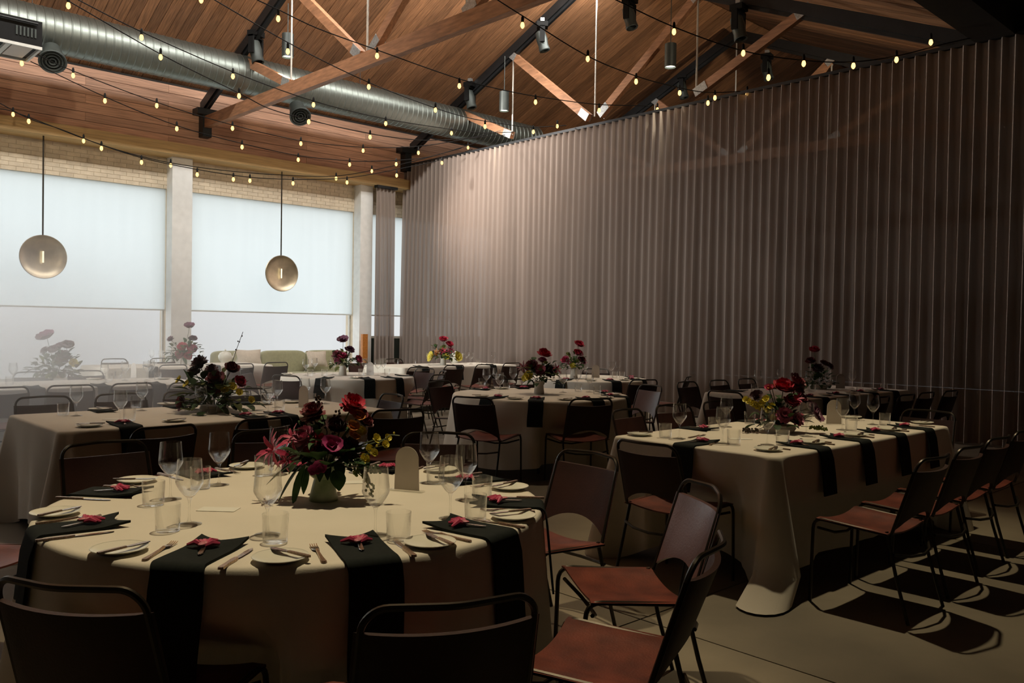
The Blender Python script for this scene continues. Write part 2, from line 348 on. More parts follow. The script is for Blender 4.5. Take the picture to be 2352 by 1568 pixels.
# scatter volume added at far left in place of lens glare
hz = MB().box(-2.4, 5.6, 4.9, 13.2, 0.0, 3.5).build('glare_veil', None, None, False); hm = bpy.data.materials.new('glare_veil'); hm.use_nodes = True; nt = hm.node_tree; nt.nodes.clear()
vs = nt.nodes.new('ShaderNodeVolumeScatter'); vs.inputs['Anisotropy'].default_value = 0.2
tc = nt.nodes.new('ShaderNodeTexCoord'); mp = nt.nodes.new('ShaderNodeMapping'); mp.inputs['Location'].default_value = (-0.31, -2.14, -0.42); mp.inputs['Scale'].default_value = (0.238, 0.222, 0.50)
gr = nt.nodes.new('ShaderNodeTexGradient'); gr.gradient_type = 'QUADRATIC_SPHERE'; mu = nt.nodes.new('ShaderNodeMath'); mu.operation = 'MULTIPLY'; mu.inputs[1].default_value = 0.9
ou = nt.nodes.new('ShaderNodeOutputMaterial')
nt.links.new(tc.outputs['Object'], mp.inputs[0]); nt.links.new(mp.outputs[0], gr.inputs[0]); nt.links.new(gr.outputs['Fac'], mu.inputs[0]); nt.links.new(mu.outputs[0], vs.inputs['Density']); nt.links.new(vs.outputs[0], ou.inputs['Volume'])
hz.data.materials.append(hm); tag(hz, 'pale scatter volume standing in for lens glare at far left', 'glare_veil', None, 'stuff')
S.cycles.volume_step_rate = 3.0; S.cycles.volume_bounces = 1

# ------------------------------------------------------------------ trusses
def truss(X, label, zc=5.39):
    t = tag(empty('roof_truss', (X, YR, 5.4)), label, 'truss')
    P = lambda y, z: (0, y-YR, z-5.4)
    zt = lambda y: ZR-0.42-K*abs(y-YR)
    MB().beam(P(4.0, zc), P(16.9, zc+0.03), 0.12, 0.22).build('bottom_chord', M['timber'], t, False)
    for y1 in (17.0, 4.1):
        MB().beam(P(YR, zt(YR)+0.03), P(y1, zt(y1)+0.03), 0.13, 0.18).build('rafter', M['steel'], t, False)
        MB().beam(P(YR, zt(YR)-0.095), P(y1, zt(y1)-0.095), 0.06, 0.07).build('lighting_rail', M['steel'], t, False)
    for a, b in (((13.1, 5.5), (15.1, 6.40)), ((10.95, 5.5), (13.14, 7.20)), ((10.65, 5.5), (8.46, 7.20)), ((8.5, 5.5), (6.5, 6.40))):
        s = MB().beam(P(*a), P(*b), 0.10, 0.15).build('strut', M['timber'], t, False)
        d = (Vector(P(*b))-Vector(P(*a))).normalized()
        for e, k in ((P(*a), 0.12), (P(*b), -0.05)):
            q = Vector(e)+d*k
            for sx in (-0.055, 0.055): MB().beam(q+Vector((sx, 0, 0))-d*0.13, q+Vector((sx, 0, 0))+d*0.13, 0.008, 0.15).build('gusset_plate', M['plate'], s, False)
    for y in (13.1, YR, 8.5): MB().tube([P(y, 5.5), P(y, zt(y))], 0.016, 8).build('tie_rod', M['rod'], t)
    return t
truss(7.1, 'brown timber roof truss crossing in front of the silver duct')
truss(12.24, 'brown timber roof truss standing above the long curtain', 5.16)
truss(17.1, 'dim roof truss beyond the curtain, right of the others')
for X, lb in ((7.1, 'black steel bracket under duct at the nearer truss end'), (12.0, 'black steel bracket under duct near the curtain')):
    b = tag(empty('beam_bracket', (X, 16.5, 5.25)), lb, 'bracket')
    MB().box(-0.09, 0.09, -0.06, 0.14, -0.12, 0.30).build('post', M['steel'], b, False); MB().box(-0.22, 0.22, -0.12, 0.14, 0.30, 0.42).build('cap_plate', M['steel'], b, False)

# ------------------------------------------------------------------ duct with nozzles
du = tag(empty('air_duct', (0, 14.85, 6.02)), 'long silver spiral air duct hung along the left of the roof', 'duct')
RD = 0.34
d = MB(); prof = []
x = -2.4
while x < 14.5:
    prof += [(RD, x), (RD, x+0.10), (RD+0.008, x+0.108), (RD+0.008, x+0.117)]; x += 0.125
ROTX = Matrix.Rotation(pi/2, 4, 'Y')
d.lathe(prof, 40, ROTX); d.build('duct_pipe', M['duct'], du, True, 30)
for px, py in ((121, 142), (690, 268)):
    q = ony(px, py, 14.35); n = MB()
    dirv = Vector((-0.12, -0.62, -0.62)).normalized(); c = q - Vector((0, 14.85, 6.02))
    Rm = Matrix.Translation(c-dirv*0.34) @ dirv.to_track_quat('Z', 'Y').to_matrix().to_4x4()
    n.lathe([(0.14, 0), (0.15, 0.12), (0.19, 0.28), (0.20, 0.34), (0.19, 0.35), (0.155, 0.33)], 28, Rm)
    nz = n.build('nozzle', M['grey'], du)
    for r in (0.15, 0.10, 0.055): MB().lathe([(r, 0.30), (r, 0.345), (r-0.02, 0.335), (r-0.02, 0.30)], 24, Rm).build('nozzle_ring', M['ductdark'], nz)
for x in (3.6, 9.6): MB().tube([(x, 0, RD), (x, 0, 0.85)], 0.006, 5).build('hanger_rod', M['steel'], du)

# ventilation unit at top left
q = onz(97, 112, 5.15)
v = tag(empty('ventilation_unit', q), 'black boxy ventilation unit with pale lower frames, top left corner', 'ventilation unit')
MB().box(-1.6, 0, 0, 0.75, 0.02, 0.36).build('housing', M['black'], v, False)
for k in range(6): MB().box(-0.32+0.045*k, -0.30+0.045*k, -0.012, 0.0, 0.12, 0.24).build('vent_slot', M['grey'], v, False)
MB().tube([(-0.9, -0.03, 0.31), (-0.06, -0.03, 0.31)], 0.014, 8).build('cable_pipe', M['steel'], v)
for k in range(4):
    fr = MB(); a = -0.40*(k+1); b = a+0.40
    fr.box(a, b, 0, 0.025, -0.02, 0.02).box(a, b, 0.725, 0.75, -0.02, 0.02).box(a, a+0.03, 0.025, 0.725, -0.02, 0.02).box(b-0.03, b, 0.025, 0.725, -0.02, 0.02)
    g = fr.build('grille_frame', M['whitemetal'], v, False)
    MB().box(a+0.06, b-0.09, 0.10, 0.66, 0.0, 0.015).build('grille_panel', M['card'], g, False)
for yy in (0.2, 0.5): MB().tube([(-0.7, yy, 0.36), (-0.72, yy, 1.2), (-0.7, yy, 2.0)], 0.02, 6).build('hanger', M['rod'], v)

# ------------------------------------------------------------------ curtains
HEADS = 1
def curtain_mesh(n, amp, L, z0, z1, seed):
    rnd = random.Random(seed); per = 14; ph = [rnd.uniform(-0.35, 0.35) for _ in range(n+2)]; am = [rnd.uniform(0.75, 1.25) for _ in range(n+2)]
    rows = 12
    def fn(i, j):
        t = i/per; k = int(t); u = i/(n*per); z = z0+(z1-z0)*(j/rows); low = 1-j/rows
        f = 0.5+0.5*cos(2*pi*t); f = f**2.4
        a = am[k]*(1-t+k)+am[k+1]*(t-k)
        dy = (ph[k]*(1-t+k)+ph[k+1]*(t-k))*0.05*low**1.3
        return (-(f*amp*(0.85+0.5*low)*(1 + (a-1)*low)) + 0.03*low*sin(u*40+seed), u*L+dy, z)
    return MB().grid(n*per, rows, fn)
cu = tag(empty('stage_curtain', (XC, 0.6, 0)), 'tall pleated taupe curtain running down the right side of the hall', 'curtain')
curtain_mesh(104, 0.11, 16.05, 0.02, 5.26, 3).build('drape', M['curtain'], cu, True, 80)
MB().box(-0.06, 0.06, 0, 16.1, 5.26, 5.31).build('curtain_track', M['steel'], cu, False)
c2 = tag(empty('side_curtain', (11.14, 16.55, 0)), 'narrow grey curtain hanging in the far corner beside window', 'curtain')
o = curtain_mesh(5, 0.085, 0.52, 0.02, 4.64, 5).build('drape', M['curtain'], c2, True, 80); o.rotation_euler = (0, 0, -pi/2); o.scale = (-1, 1, 1)
MB().box(0, 0.56, -0.12, 0.03, 4.64, 4.70).build('curtain_track', M['steel'], c2, False)

# ------------------------------------------------------------------ festoon lights
FEST = [
 ([(0,237),(66,272),(140,297),(233,333),(325,362),(420,383),(540,403),(640,411),(760,411),(830,404),(930,385),(1000,370),(1085,343)],[(66,280),(233,342),(325,374),(453,402),(536,413),(574,416),(673,422),(797,420),(911,404),(1015,375)],4.75,'lowest festoon string, sagging across the window wall'),
 ([(0,250),(30,256),(110,286),(192,318),(290,350),(392,374),(520,392),(650,402),(772,404),(880,386),(970,365),(1060,340)],[(30,264),(192,325),(392,381),(772,411),(854,394),(1075,340)],4.9,'festoon string just behind the lowest one at the window wall'),
 ([(70,141),(245,224),(408,289),(558,330),(690,358),(800,369),(860,370),(929,367),(999,357),(1110,322)],[(50,147),(241,233),(406,297),(556,339),(685,368),(803,379),(910,378)],5.15,'pale festoon string starting below the ventilation unit, lower of two'),
 ([(85,125),(168,163),(360,235),(534,287),(691,323),(834,338),(960,336),(1075,318),(1150,300)],[(168,175),(360,244),(534,296),(691,331),(834,347),(961,352)],5.3,'pale festoon string starting at the ventilation unit, upper of two'),
 ([(100,-30),(157,2),(370,125),(549,214),(620,250),(710,275),(800,297),(900,315),(1000,322),(1160,310)],[(157,15),(369,133),(549,222),(709,281),(850,316)],5.3,'dark festoon string crossing the silver duct, left one'),
 ([(140,-22),(180,0),(325,73),(535,165),(720,232),(886,273),(1037,297),(1110,305),(1180,303)],[(325,88),(535,177),(720,242),(886,285),(1037,307)],5.35,'dark festoon string crossing the silver duct, right one'),
 ([(440,-32),(493,0),(675,105),(846,189),(997,247),(1082,272),(1160,285),(1218,292),(1300,288)],[(462,2),(661,120),(847,201),(1000,254),(1114,292),(1225,304),(1280,291)],5.4,'festoon string passing in front of the nearer hanging downlight'),
 ([(550,-22),(591,0),(645,25),(731,66),(872,117),(1000,163),(1082,189),(1180,212),(1262,226),(1375,240),(1490,243)],[(639,45),(866,130),(1055,199),(1230,236),(1376,255),(1510,253)],5.4,'festoon string crossing the middle of the plank roof'),
 ([(1090,-35),(1143,0),(1201,37),(1344,126),(1456,173),(1541,197),(1620,212),(1700,210)],[(1200,60),(1350,137),(1461,189),(1561,215),(1626,238),(1642,226),(1716,216)],5.4,'black festoon string right of the roof centre, second from right'),
 ([(1360,-25),(1415,0),(1548,62),(1707,117),(1850,139),(1960,142),(2062,128),(2164,102),(2240,85)],[(1548,75),(1707,124),(1846,148),(1960,153),(2059,139),(2138,99),(1765,180)],5.4,'rightmost festoon string ending at the dark corner of the curtain'),
]
soc = MB().lathe([(0.016, 0.0), (0.018, 0.05), (0.012, 0.075), (0.004, 0.085)], 8).mesh('socket', M['black'])
blb = MB().lathe([(0.004, -0.075), (0.016, -0.066), (0.026, -0.045), (0.024, -0.025), (0.017, -0.004), (0.014, 0.0)], 10).mesh('bulb', M['bulb'])
for wire, bulbs, z0, lb in FEST:
    e = onx(*wire[-1], XC-0.22); s = onz(*wire[0], z0); n = Vector((-(e-s).y, (e-s).x, 0))
    def onp(q, n=n, s=s):
        d = ray(*q); return EYE + d*((s-EYE).dot(n)/d.dot(n))
    t = tag(empty('string_lights', s), lb, 'string lights')
    W3 = [onp(q) for q in wire]; pts = []
    for i in range(len(W3)-1):
        p0, p1, p2, p3 = W3[max(i-1, 0)], W3[i], W3[i+1], W3[min(i+2, len(W3)-1)]
        for k in range(5):
            u = k/5; pts.append(0.5*((2*p1)+(p2-p0)*u+(2*p0-5*p1+4*p2-p3)*u*u+(3*p1-p0-3*p2+p3)*u**3))
    pts.append(W3[-1])
    MB().tube([p-s for p in pts], 0.0075, 5).build('cable', M['black'], t)
    for b in bulbs:
        P = onp(b); top = min(pts, key=lambda q: hypot(q.x-P.x, q.y-P.y)).z
        o = inst('bulb', blb, t, Vector((P.x, P.y, P.z+0.045))-s)
        inst('socket', soc, o)
        if top-P.z > 0.16: MB().tube([(0, 0, 0.08), (0, 0, top-P.z-0.045)], 0.005, 5).build('drop_wire', M['black'], o)

# ------------------------------------------------------------------ hanging downlights, moving heads, pendants
def downlight(px, py, X, lb):
    q = onx(px, py, X); t = tag(empty('hanging_downlight', q), lb, 'downlight'); zt = ZR-0.55-K*abs(q.y-YR)
    MB().lathe([(0.095, -0.2), (0.1, -0.2), (0.1, 0.2), (0.02, 0.205)], 20, None, False, True).build('housing', M['grey'], t)
    MB().lathe([(0.094, -0.17), (0.094, -0.165)], 20, None, True, True).build('lens', M['lampglow'], t)
    MB().tube([(0, 0, 0.2), (0, 0, zt-q.z)], 0.008, 6).build('stem', M['grey'], t)
    spot('downlight_lamp', (q.x, q.y, q.z-0.22), (q.x, q.y, 0), 130, 70, 0.8, (1, 0.93, 0.72), 0.06)
downlight(661, 105, 7.2, 'grey cylinder downlight hanging at the nearer truss, leftmost')
downlight(1158, 233, 12.0, 'grey cylinder downlight hanging above the curtain top, middle one')
downlight(1540, 128, 12.0, 'dark cylinder downlight, rightmost of the three hanging')
mh = empty('moving_head_light')
MB().box(-0.11, 0.11, -0.11, 0.11, -0.10, 0).build('base', M['black'], mh, False)
y_ = MB().box(-0.16, -0.12, -0.05, 0.05, -0.42, -0.10).box(0.12, 0.16, -0.05, 0.05, -0.42, -0.10).box(-0.16, 0.16, -0.05, 0.05, -0.13, -0.10).build('yoke', M['black'], mh, False)
RH = Matrix.Translation((0, 0, -0.36)) @ Matrix.Rotation(radians(165), 4, 'X')
MB().lathe([(0.05, -0.20), (0.10, -0.17), (0.115, -0.02), (0.10, 0.10), (0.115, 0.20), (0.105, 0.215), (0.08, 0.20)], 18, RH).build('head', M['grey'], mh)
MB().box(-0.04, 0.04, -0.04, 0.04, 0, 0.09).build('clamp', M['plate'], mh, False)
MHP = Proto(mh)
for px, py, X, rz, lb in ((588, 72, 7.1, 0.5, 'dark moving head spotlight on the rail left of first downlight'), (1080, 190, 12.1, 0.3, 'dark moving head spotlight low on the rail above curtain'),
        (1246, 52, 12.1, 0.8, 'moving head spotlight on rail below the roof centre festoon'), (1447, -6, 12.1, 0.2, 'pale lit moving head spotlight cut by the top edge'),
        (1568, 172, 17.1, 0.4, 'small moving head spotlight above the curtain, between downlight and struts'), (1697, 12, 12.1, 0.1, 'black moving head spotlight hanging from the right rail'),
        (1762, 125, 17.1, 0.2, 'pale lit moving head spotlight beside bright plank patch')):
    o = MHP.at(onx(px, py, X), rz); tag(o, lb, 'stage light', 'moving head lights on the roof rails')
def disc_pendant(px, py, lb):
    q = ony(px, py, 16.62); t = tag(empty('disc_pendant', q), lb, 'pendant lamp', 'brass disc pendants along the window wall')
    R = Matrix.Rotation(pi/2, 4, 'X')
    MB().lathe([(0.36, 0.05), (0.375, 0.058), (0.385, 0.05), (0.36, 0.028), (0.25, 0.0), (0.12, -0.02), (0.0, -0.025)], 44, R, False).build('disc', M['disc'], t)
    MB().lathe([(0.385, 0.048), (0.36, 0.02), (0.2, -0.02), (0.0, -0.04)], 44, R, False).build('disc_back', M['disc'], t)
    MB().tube([(0, -0.03, -0.10), (0, -0.03, 0.10)], 0.014, 10).build('lamp_tube', M['discglow'], t)
    MB().tube([(0, 0, 0.36), (0, 0, 4.70-q.z)], 0.014, 8).build('drop_rod', M['tube'], t)
disc_pendant(98, 590, 'round brass disc pendant in front of the blind, left one')
disc_pendant(645, 628, 'round brass disc pendant in front of the blind, right one')

# ------------------------------------------------------------------ sofa and things by the window wall
so = tag(empty('bench_sofa', (8.7, 16.0, 0)), 'long olive green bench sofa below the windows', 'sofa')
MB().box(-1.55, 1.55, -0.35, 0.40, 0.0, 0.30).build('base', M['sofa'], so, False)
def soft(x0, x1, y0, y1, z0, z1, r=0.05):
    def se(t, e): c = cos(t); return math.copysign(abs(c)**e, c)
    cx, cy, cz = (x0+x1)/2, (y0+y1)/2, (z0+z1)/2; hx, hy, hz = (x1-x0)/2, (y1-y0)/2, (z1-z0)/2
    def fn(i, j):
        a = 2*pi*i/24; b = pi*j/10-pi/2
        cb = abs(cos(b))**0.35; return (cx+hx*cb*se(a, 0.35), cy+hy*cb*se(a-pi/2, 0.35), cz+hz*math.copysign(abs(sin(b))**0.35, sin(b)))
    return MB().grid(24, 10, fn, True)
for k in range(3):
    a = -1.55+k*1.035
    soft(a, a+1.02, -0.42, 0.2, 0.28, 0.46).build('seat_cushion', M['sofa'], so)
    soft(a, a+1.02, 0.16, 0.40, 0.40, 0.90).build('back_cushion', M['sofa'], so)
def pillow(px, py, w, lb):
    q = ony(px, py, 15.92); t = tag(empty('throw_cushion', q), lb, 'cushion', 'cushions on the olive sofa')
    def fn(i, j):
        u, v2 = i/10*2-1, j/8*2-1; s = 1 if True else 1
        b = (1-u*u)**0.5*(1-v2*v2)**0.5; return (u*w*(0.9+0.1*abs(v2)), 0, v2*0.17*(0.9+0.1*abs(u))), b
    for sg in (-1, 1):
        MB().grid(10, 8, lambda i, j: (fn(i, j)[0][0], sg*0.08*fn(i, j)[1]+fn(i, j)[0][2]*0.25, fn(i, j)[0][2])).build('cover', M['cushion'], t)
pillow(728, 824, 0.24, 'beige cushion leaning on the right end of the olive sofa'); pillow(572, 822, 0.27, 'beige cushion on the left end of the olive sofa')
q = ony(845, 800, 16.4)
t = tag(empty('timber_post', (q.x, 16.55, 0)), 'narrow orange timber post standing beside the corner curtain', 'post')
MB().box(-0.07, 0.07, -0.04, 0.04, 0.0, 1.25).build('post_board', M['orange'], t, False); MB().box(-0.10, 0.10, -0.08, 0.08, 0, 0.04).build('foot', M['orange'], t, False)

# ------------------------------------------------------------------ chairs
def make_chair(bmat, smat):
    t = empty('sling_chair')
    r = 0.009
    W_, B_ = 0.215, 0.205
    bl_ = fillet([(-W_, -0.19, 0.43), (-B_, -0.30, 0.78), (-B_+0.035, -0.315, 0.815), (0, -0.36, 0.818), (B_-0.035, -0.315, 0.815), (B_, -0.30, 0.78), (W_, -0.19, 0.43)], 0.045, 4)
    MB().tube(bl_, r, 7).build('back_loop', M['tube'], t)
    for s in (-1, 1):
        MB().tube(fillet([(s*0.235, 0.225, 0.0), (s*0.232, 0.215, 0.45), (s*0.222, -0.17, 0.425)], 0.06, 5), r, 7).build('side_rail', M['tube'], t)
        MB().tube([(s*0.212, -0.165, 0.44), (s*0.220, -0.22, 0.22), (s*0.225, -0.285, 0.0)], r, 7).build('leg', M['tube'], t)
    MB().tube([(-0.218, -0.205, 0.33), (-0.12, -0.25, 0.315), (0, -0.27, 0.31), (0.12, -0.25, 0.315), (0.218, -0.205, 0.33)], 0.008, 6).build('stretcher', M['tube'], t)
    MB().tube([(-0.23, 0.19, 0.40), (-0.12, 0.15, 0.365), (0, 0.14, 0.355), (0.12, 0.15, 0.365), (0.23, 0.19, 0.40)], 0.008, 6).build('stretcher', M['tube'], t)
    def bk(off):
        def fn(i, j):
            u = i/14*2-1; zlo = 0.44+0.085*(1-u*u)**0.8; zhi = 0.758-0.008*(1-u*u); z = zlo+(zhi-zlo)*j/8
            k = (z-0.43)/0.37; y = -0.19-0.11*k - 0.05*(1-u*u)*(0.4+0.6*k) - off
            x = u*(W_+(B_-W_)*k + 0.014); 
            if abs(u) > 0.99: y = -0.19-0.11*k
            return (x, y, z)
        return fn
    m = MB(); m.grid(14, 8, bk(0.011)); m.grid(14, 8, bk(-0.008))
    n = 15*9
    for i in range(14): m.f += [(i, i+1, n+i+1, n+i), (8*15+i, n+8*15+i, n+8*15+i+1, 8*15+i+1)]
    m.build('backrest', bmat, t)
    def stf(dz):
        def fn(i, j):
            u = i/12*2-1; v2 = j/10; y = -0.175+0.36*v2 + 0.02*(u*u)*(v2-0.3); 
            z = 0.432+0.018*v2 + 0.013 - 0.036*(1-u*u)*(0.8+0.2*sin(pi*v2)) + dz
            if abs(u) > 0.99: z -= 0.012
            return (u*0.242, y, z)
        return fn
    m = MB(); m.grid(12, 10, stf(0.0)); m.grid(12, 10, stf(-0.008)); n = 13*11
    for i in range(12): m.f += [(i, i+1, n+i+1, n+i), (10*13+i, n+10*13+i, n+10*13+i+1, 10*13+i+1)]
    m.build('seat', smat, t)
    return Proto(t)
CHD = make_chair(M['back'], M['seat']); CHR = make_chair(M['backsheen'], M['seat'])
T1, T2, T3, T4, T5, T6, T7, T8, T9, T10 = 'foreground round table', 'right-hand long table', 'middle round table', 'round table by the curtain', 'long table by the dark curtain', 'left long table', 'hazy far-left table', 'round table near the sofa', 'far table at the curtain corner', 'far table below the windows'
def chair(x, y, fx, fy, where, red=False):
    """x, y: middle of the top of the back; fx, fy: the way it faces"""
    n = hypot(fx, fy); fx /= n; fy /= n
    SEATS.append((x+0.33*fx, y+0.33*fy, fx, fy))
    o = (CHR if red else CHD).at((x+0.33*fx, y+0.33*fy, 0), math.atan2(-fx, fy))
    reg(o, 'dark leather sling chair', 'at the '+where, 'chair', 'sling chairs at the '+where, (x, y, 0.8))
def push_cloth(o):
    me = o.data; ox, oy = o.location.x, o.location.y
    for v in me.vertices:
        if v.co.z > 0.62: continue
        for (cx, cy, fx, fy) in SEATS:
            dx, dy = v.co.x+ox-cx, v.co.y+oy-cy; ly = dx*fx+dy*fy; lx = abs(dx*fy-dy*fx)
            if lx < 0.34 and -0.4 < ly < 0.262:
                k = (1 if v.co.z < 0.47 else (0.62-v.co.z)/0.15)*(1 if lx < 0.262 else (0.34-lx)/0.078)
                v.co.x += fx*(0.262-ly)*k; v.co.y += fy*(0.262-ly)*k
SEATS = []
def cto(x, y, c, where, red=False): chair(x, y, c[0]-x, c[1]-y, where, red)
C1_, C3_, C4_, C8_ = (1.66, 2.93), (6.27, 6.22), (8.9, 7.95), (6.3, 9.95)
for a in ((0.59, 2.16, .83, .56), (1.21, 1.46, .41, .91), (2.12, 1.38, -.40, .92), (2.87, 1.91, -.83, .56, True), (3.19, 2.80, -1, .05), (3.08, 3.88, -.67, -.74), (2.35, 4.53, -.42, -.91), (1.45, 4.59, .03, -1), (0.60, 4.36, .58, -.81)):
    chair(*a[:4], T1, len(a) > 4)
for x, y, fx, fy in ((4.51, 1.63, 0, 1), (5.12, 1.66, 0, 1), (5.72, 1.70, 0, 1), (6.3, 1.72, 0, 1), (5.13, 4.17, 0.1, -1), (5.80, 4.22, -0.15, -1), (6.4, 4.2, 0, -1), (3.72, 2.89, 1, 0), (7.17, 2.67, -1, 0)): chair(x, y, fx, fy, T2)
for x, y in ((4.89, 5.72), (5.70, 5.0), (7.68, 5.85), (6.0, 7.6), (7.1, 7.45)): cto(x, y, C3_, T3, x == 7.68)
for x, y in ((8.45, 6.55), (9.6, 6.7), (7.55, 8.3), (10.1, 8.8)): cto(x, y, C4_, T4)
for x, y, fx, fy in ((7.56, 4.85, 1, 0), (8.55, 6.02, 0, -1), (9.2, 6.0, 0, -1), (9.85, 6.0, 0, -1), (8.38, 3.56, 0, 1), (8.93, 3.53, 0, 1), (9.48, 3.54, 0, 1), (10.03, 3.49, 0, 1)): chair(x, y, fx, fy, T5)
for x, y, fx, fy in ((1.97, 5.08, -.15, .98), (2.65, 5.15, -.1, 1), (3.71, 5.15, .24, .97), (4.5, 6.33, -1, 0.1), (1.95, 7.65, 0, -1), (2.55, 7.65, 0, -1), (3.12, 7.65, 0, -1), (3.7, 7.65, 0, -1)): chair(x, y, fx, fy, T6)
for x, y, fx, fy in ((1.95, 8.9, 0, 1), (2.52, 8.9, .1, 1), (3.1, 8.9, 0, 1), (3.62, 8.75, 0, 1), (2.2, 11.45, 0, -1), (2.8, 11.45, 0, -1), (3.4, 11.45, 0, -1)): chair(x, y, fx, fy, T7)
for x, y in ((5.05, 9.4), (7.45, 9.3), (7.75, 10.1), (5.3, 11.0), (6.9, 8.7)): cto(x, y, C8_, T8)
for x, y, fx, fy in ((7.9, 10.45, 0, 1), (8.79, 10.68, 0, 1), (9.5, 10.73, 0, 1), (10.38, 11.0, 0, 1), (8.6, 13.3, 0, -1), (9.4, 13.3, 0, -1)): chair(x, y, fx, fy, T9)
for x, y, fx, fy in ((4.95, 12.55, 0, 1), (5.99, 12.5, 0, 1), (6.72, 12.75, 0, 1), (4.9, 15.0, 0, -1), (5.7, 15.0, 0, -1)): chair(x, y, fx, fy, T10)

# ------------------------------------------------------------------ tables and cloths
def table_base(x, y, rect, where, hx=0, hy=0, r=0):
    t = tag(empty('round_table' if not rect else 'long_table', (x, y, 0)), None, 'table'); t['label'] = 'folding table under the cream cloth of the '+where
    if rect: MB().box(-hx+0.03, hx-0.03, -hy+0.03, hy-0.03, 0.70, 0.735).build('tabletop', M['fascia'], t, False); L = [(sx*(hx-0.3), sy*(hy-0.2)) for sx in (-1, 1) for sy in (-1, 1)]
    else: MB().lathe([(r-0.04, 0.70), (r-0.03, 0.705), (r-0.03, 0.735), (r-0.05, 0.738)], 40, None, True, True).build('tabletop', M['fascia'], t); L = [(0.45*cos(q), 0.45*sin(q)) for q in (0.8, 2.4, 3.9, 5.5)]
    for a, b in L: MB().tube([(a, b, 0), (a, b, 0.70)], 0.016, 8).build('leg', M['steel'], t)
def round_cloth(cx, cy, R, where, hem=0.12, seed=1, nf=9):
    rnd = random.Random(seed); n = 144
    ph = rnd.uniform(0, 6); pk = [(rnd.uniform(0.6, 1.3), k+rnd.randint(0, 2), rnd.uniform(0, 6)) for k in (nf-3, nf, nf+5)]
    def wav(a): return sum(w*sin(k*a+p) for w, k, p in pk)/3
    def fn(i, j):
        a = 2*pi*i/n
        if j <= 5: r = (0, 0.4*R, 0.8*R, R-0.035, R-0.016, R-0.010)[j]; return (r*cos(a), r*sin(a), ZB)
        t = (0.0, 0.012, 0.03, 0.1, 0.2, 0.3, 0.4, 0.5, 0.6, 0.8, 1.0)[j-6]; h = hem+0.035*sin(4*a+ph)
        z = ZB-(ZB-h)*t - 0.003
        r = R+0.004+0.006*min(1, t*60)+ t*0.07 + wav(a)*0.055*(t**0.8 if t > 0.02 else 0)
        return (r*cos(a), r*sin(a), z)
    o = MB().grid(n, 16, fn, True).build('tablecloth', M['cloth'], None, True, 60); o.location = (cx, cy, 0)
    push_cloth(o); tag(o, 'cream linen cloth draped over the '+where, 'tablecloth'); table_base(cx, cy, False, where, r=R)
def rect_cloth(x0, x1, y0, y1, where, hem=0.13, seed=1, puddle=()):
    rnd = random.Random(seed); hx, hy = (x1-x0)/2, (y1-y0)/2; cr = 0.045; per = []
    segs = []
    def add(p, nrm): segs.append((p, nrm))
    corners = [(hx-cr, -hy+cr, -pi/2), (hx-cr, hy-cr, 0), (-hx+cr, hy-cr, pi/2), (-hx+cr, -hy+cr, pi)]
    for ci, (cx, cy, a0) in enumerate(corners):
        for k in range(9):
            a = a0+pi/2*k/8; add((cx+cr*cos(a), cy+cr*sin(a)), (cos(a), sin(a)))
        nx, ny, na = corners[(ci+1) % 4]; ex, ey = cx+cr*cos(a0+pi/2), cy+cr*sin(a0+pi/2); fx, fy = nx+cr*cos(na), ny+cr*sin(na)
        m = 46
        for k in range(1, m): u = 0.5-0.5*cos(pi*k/m); add((ex+(fx-ex)*u, ey+(fy-ey)*u), (cos(a0+pi/2), sin(a0+pi/2)))
    n = len(segs); ct = [(hx*sx, hy*sy) for sx, sy in ((1, -1), (1, 1), (-1, 1), (-1, -1))]
    p1, p2, p3 = rnd.uniform(0, 6), rnd.uniform(0, 6), rnd.uniform(0, 6)
    TT = (0.0, 0.012, 0.03, 0.1, 0.2, 0.3, 0.4, 0.5, 0.6, 0.7, 0.85, 1.0)
    def fn(i, j):
        (px, py), (ux, uy) = segs[i]
        if j < 5: k = (0, 0.5, 1, 1, 1)[j]; e = (0, 0, 0.035, 0.016, 0.010)[j]; return (px*k-ux*e, py*k-uy*e, ZB)
        t = TT[j-5]; dc = [hypot(px-a, py-b) for a, b in ct]; c = dc.index(min(dc)); D = dc[c]
        w = exp(-(D/0.075)**2); wd = exp(-((D-0.19)/0.09)**2)
        s = px*3.1+py*2.7
        h = hem+0.02*sin(s*1.3+p1)-hem*0.98*exp(-(D/0.30)**2)
        z = ZB-0.003-(ZB-h)*t
        out = 0.004+0.006*min(1, t*60)+t*(0.02+0.015*sin(s*4+p2)+0.010*sin(s*7.3+p3)) + t*0.20*w - t*0.065*wd
        x, y = px+ux*out, py+uy*out
        if c in puddle and t > 0.99 and D < 0.2: x -= 0.22*exp(-(D/0.09)**2); y -= 0.02; z = 0.012
        return (x, y, z)
    o = MB().grid(n, 16, fn, True).build('tablecloth', M['cloth'], None, True, 60); o.location = ((x0+x1)/2, (y0+y1)/2, 0)
    push_cloth(o); tag(o, 'cream linen cloth draped over the '+where, 'tablecloth'); table_base((x0+x1)/2, (y0+y1)/2, True, where, hx, hy)
round_cloth(*C1_, 0.915, T1, 0.10, 3)
rect_cloth(4.2, 6.70, 2.36, 3.50, T2, 0.16, 4, (3,))
round_cloth(*C3_, 0.90, T3, 0.12, 5); round_cloth(*C4_, 0.85, T4, 0.12, 6)
rect_cloth(8.06, 10.62, 4.2, 5.42, T5, 0.14, 7)
rect_cloth(1.55, 4.02, 5.69, 6.93, T6, 0.10, 8)
rect_cloth(1.6, 4.15, 9.45, 10.7, T7, 0.12, 9); round_cloth(*C8_, 0.88, T8, 0.12, 10)
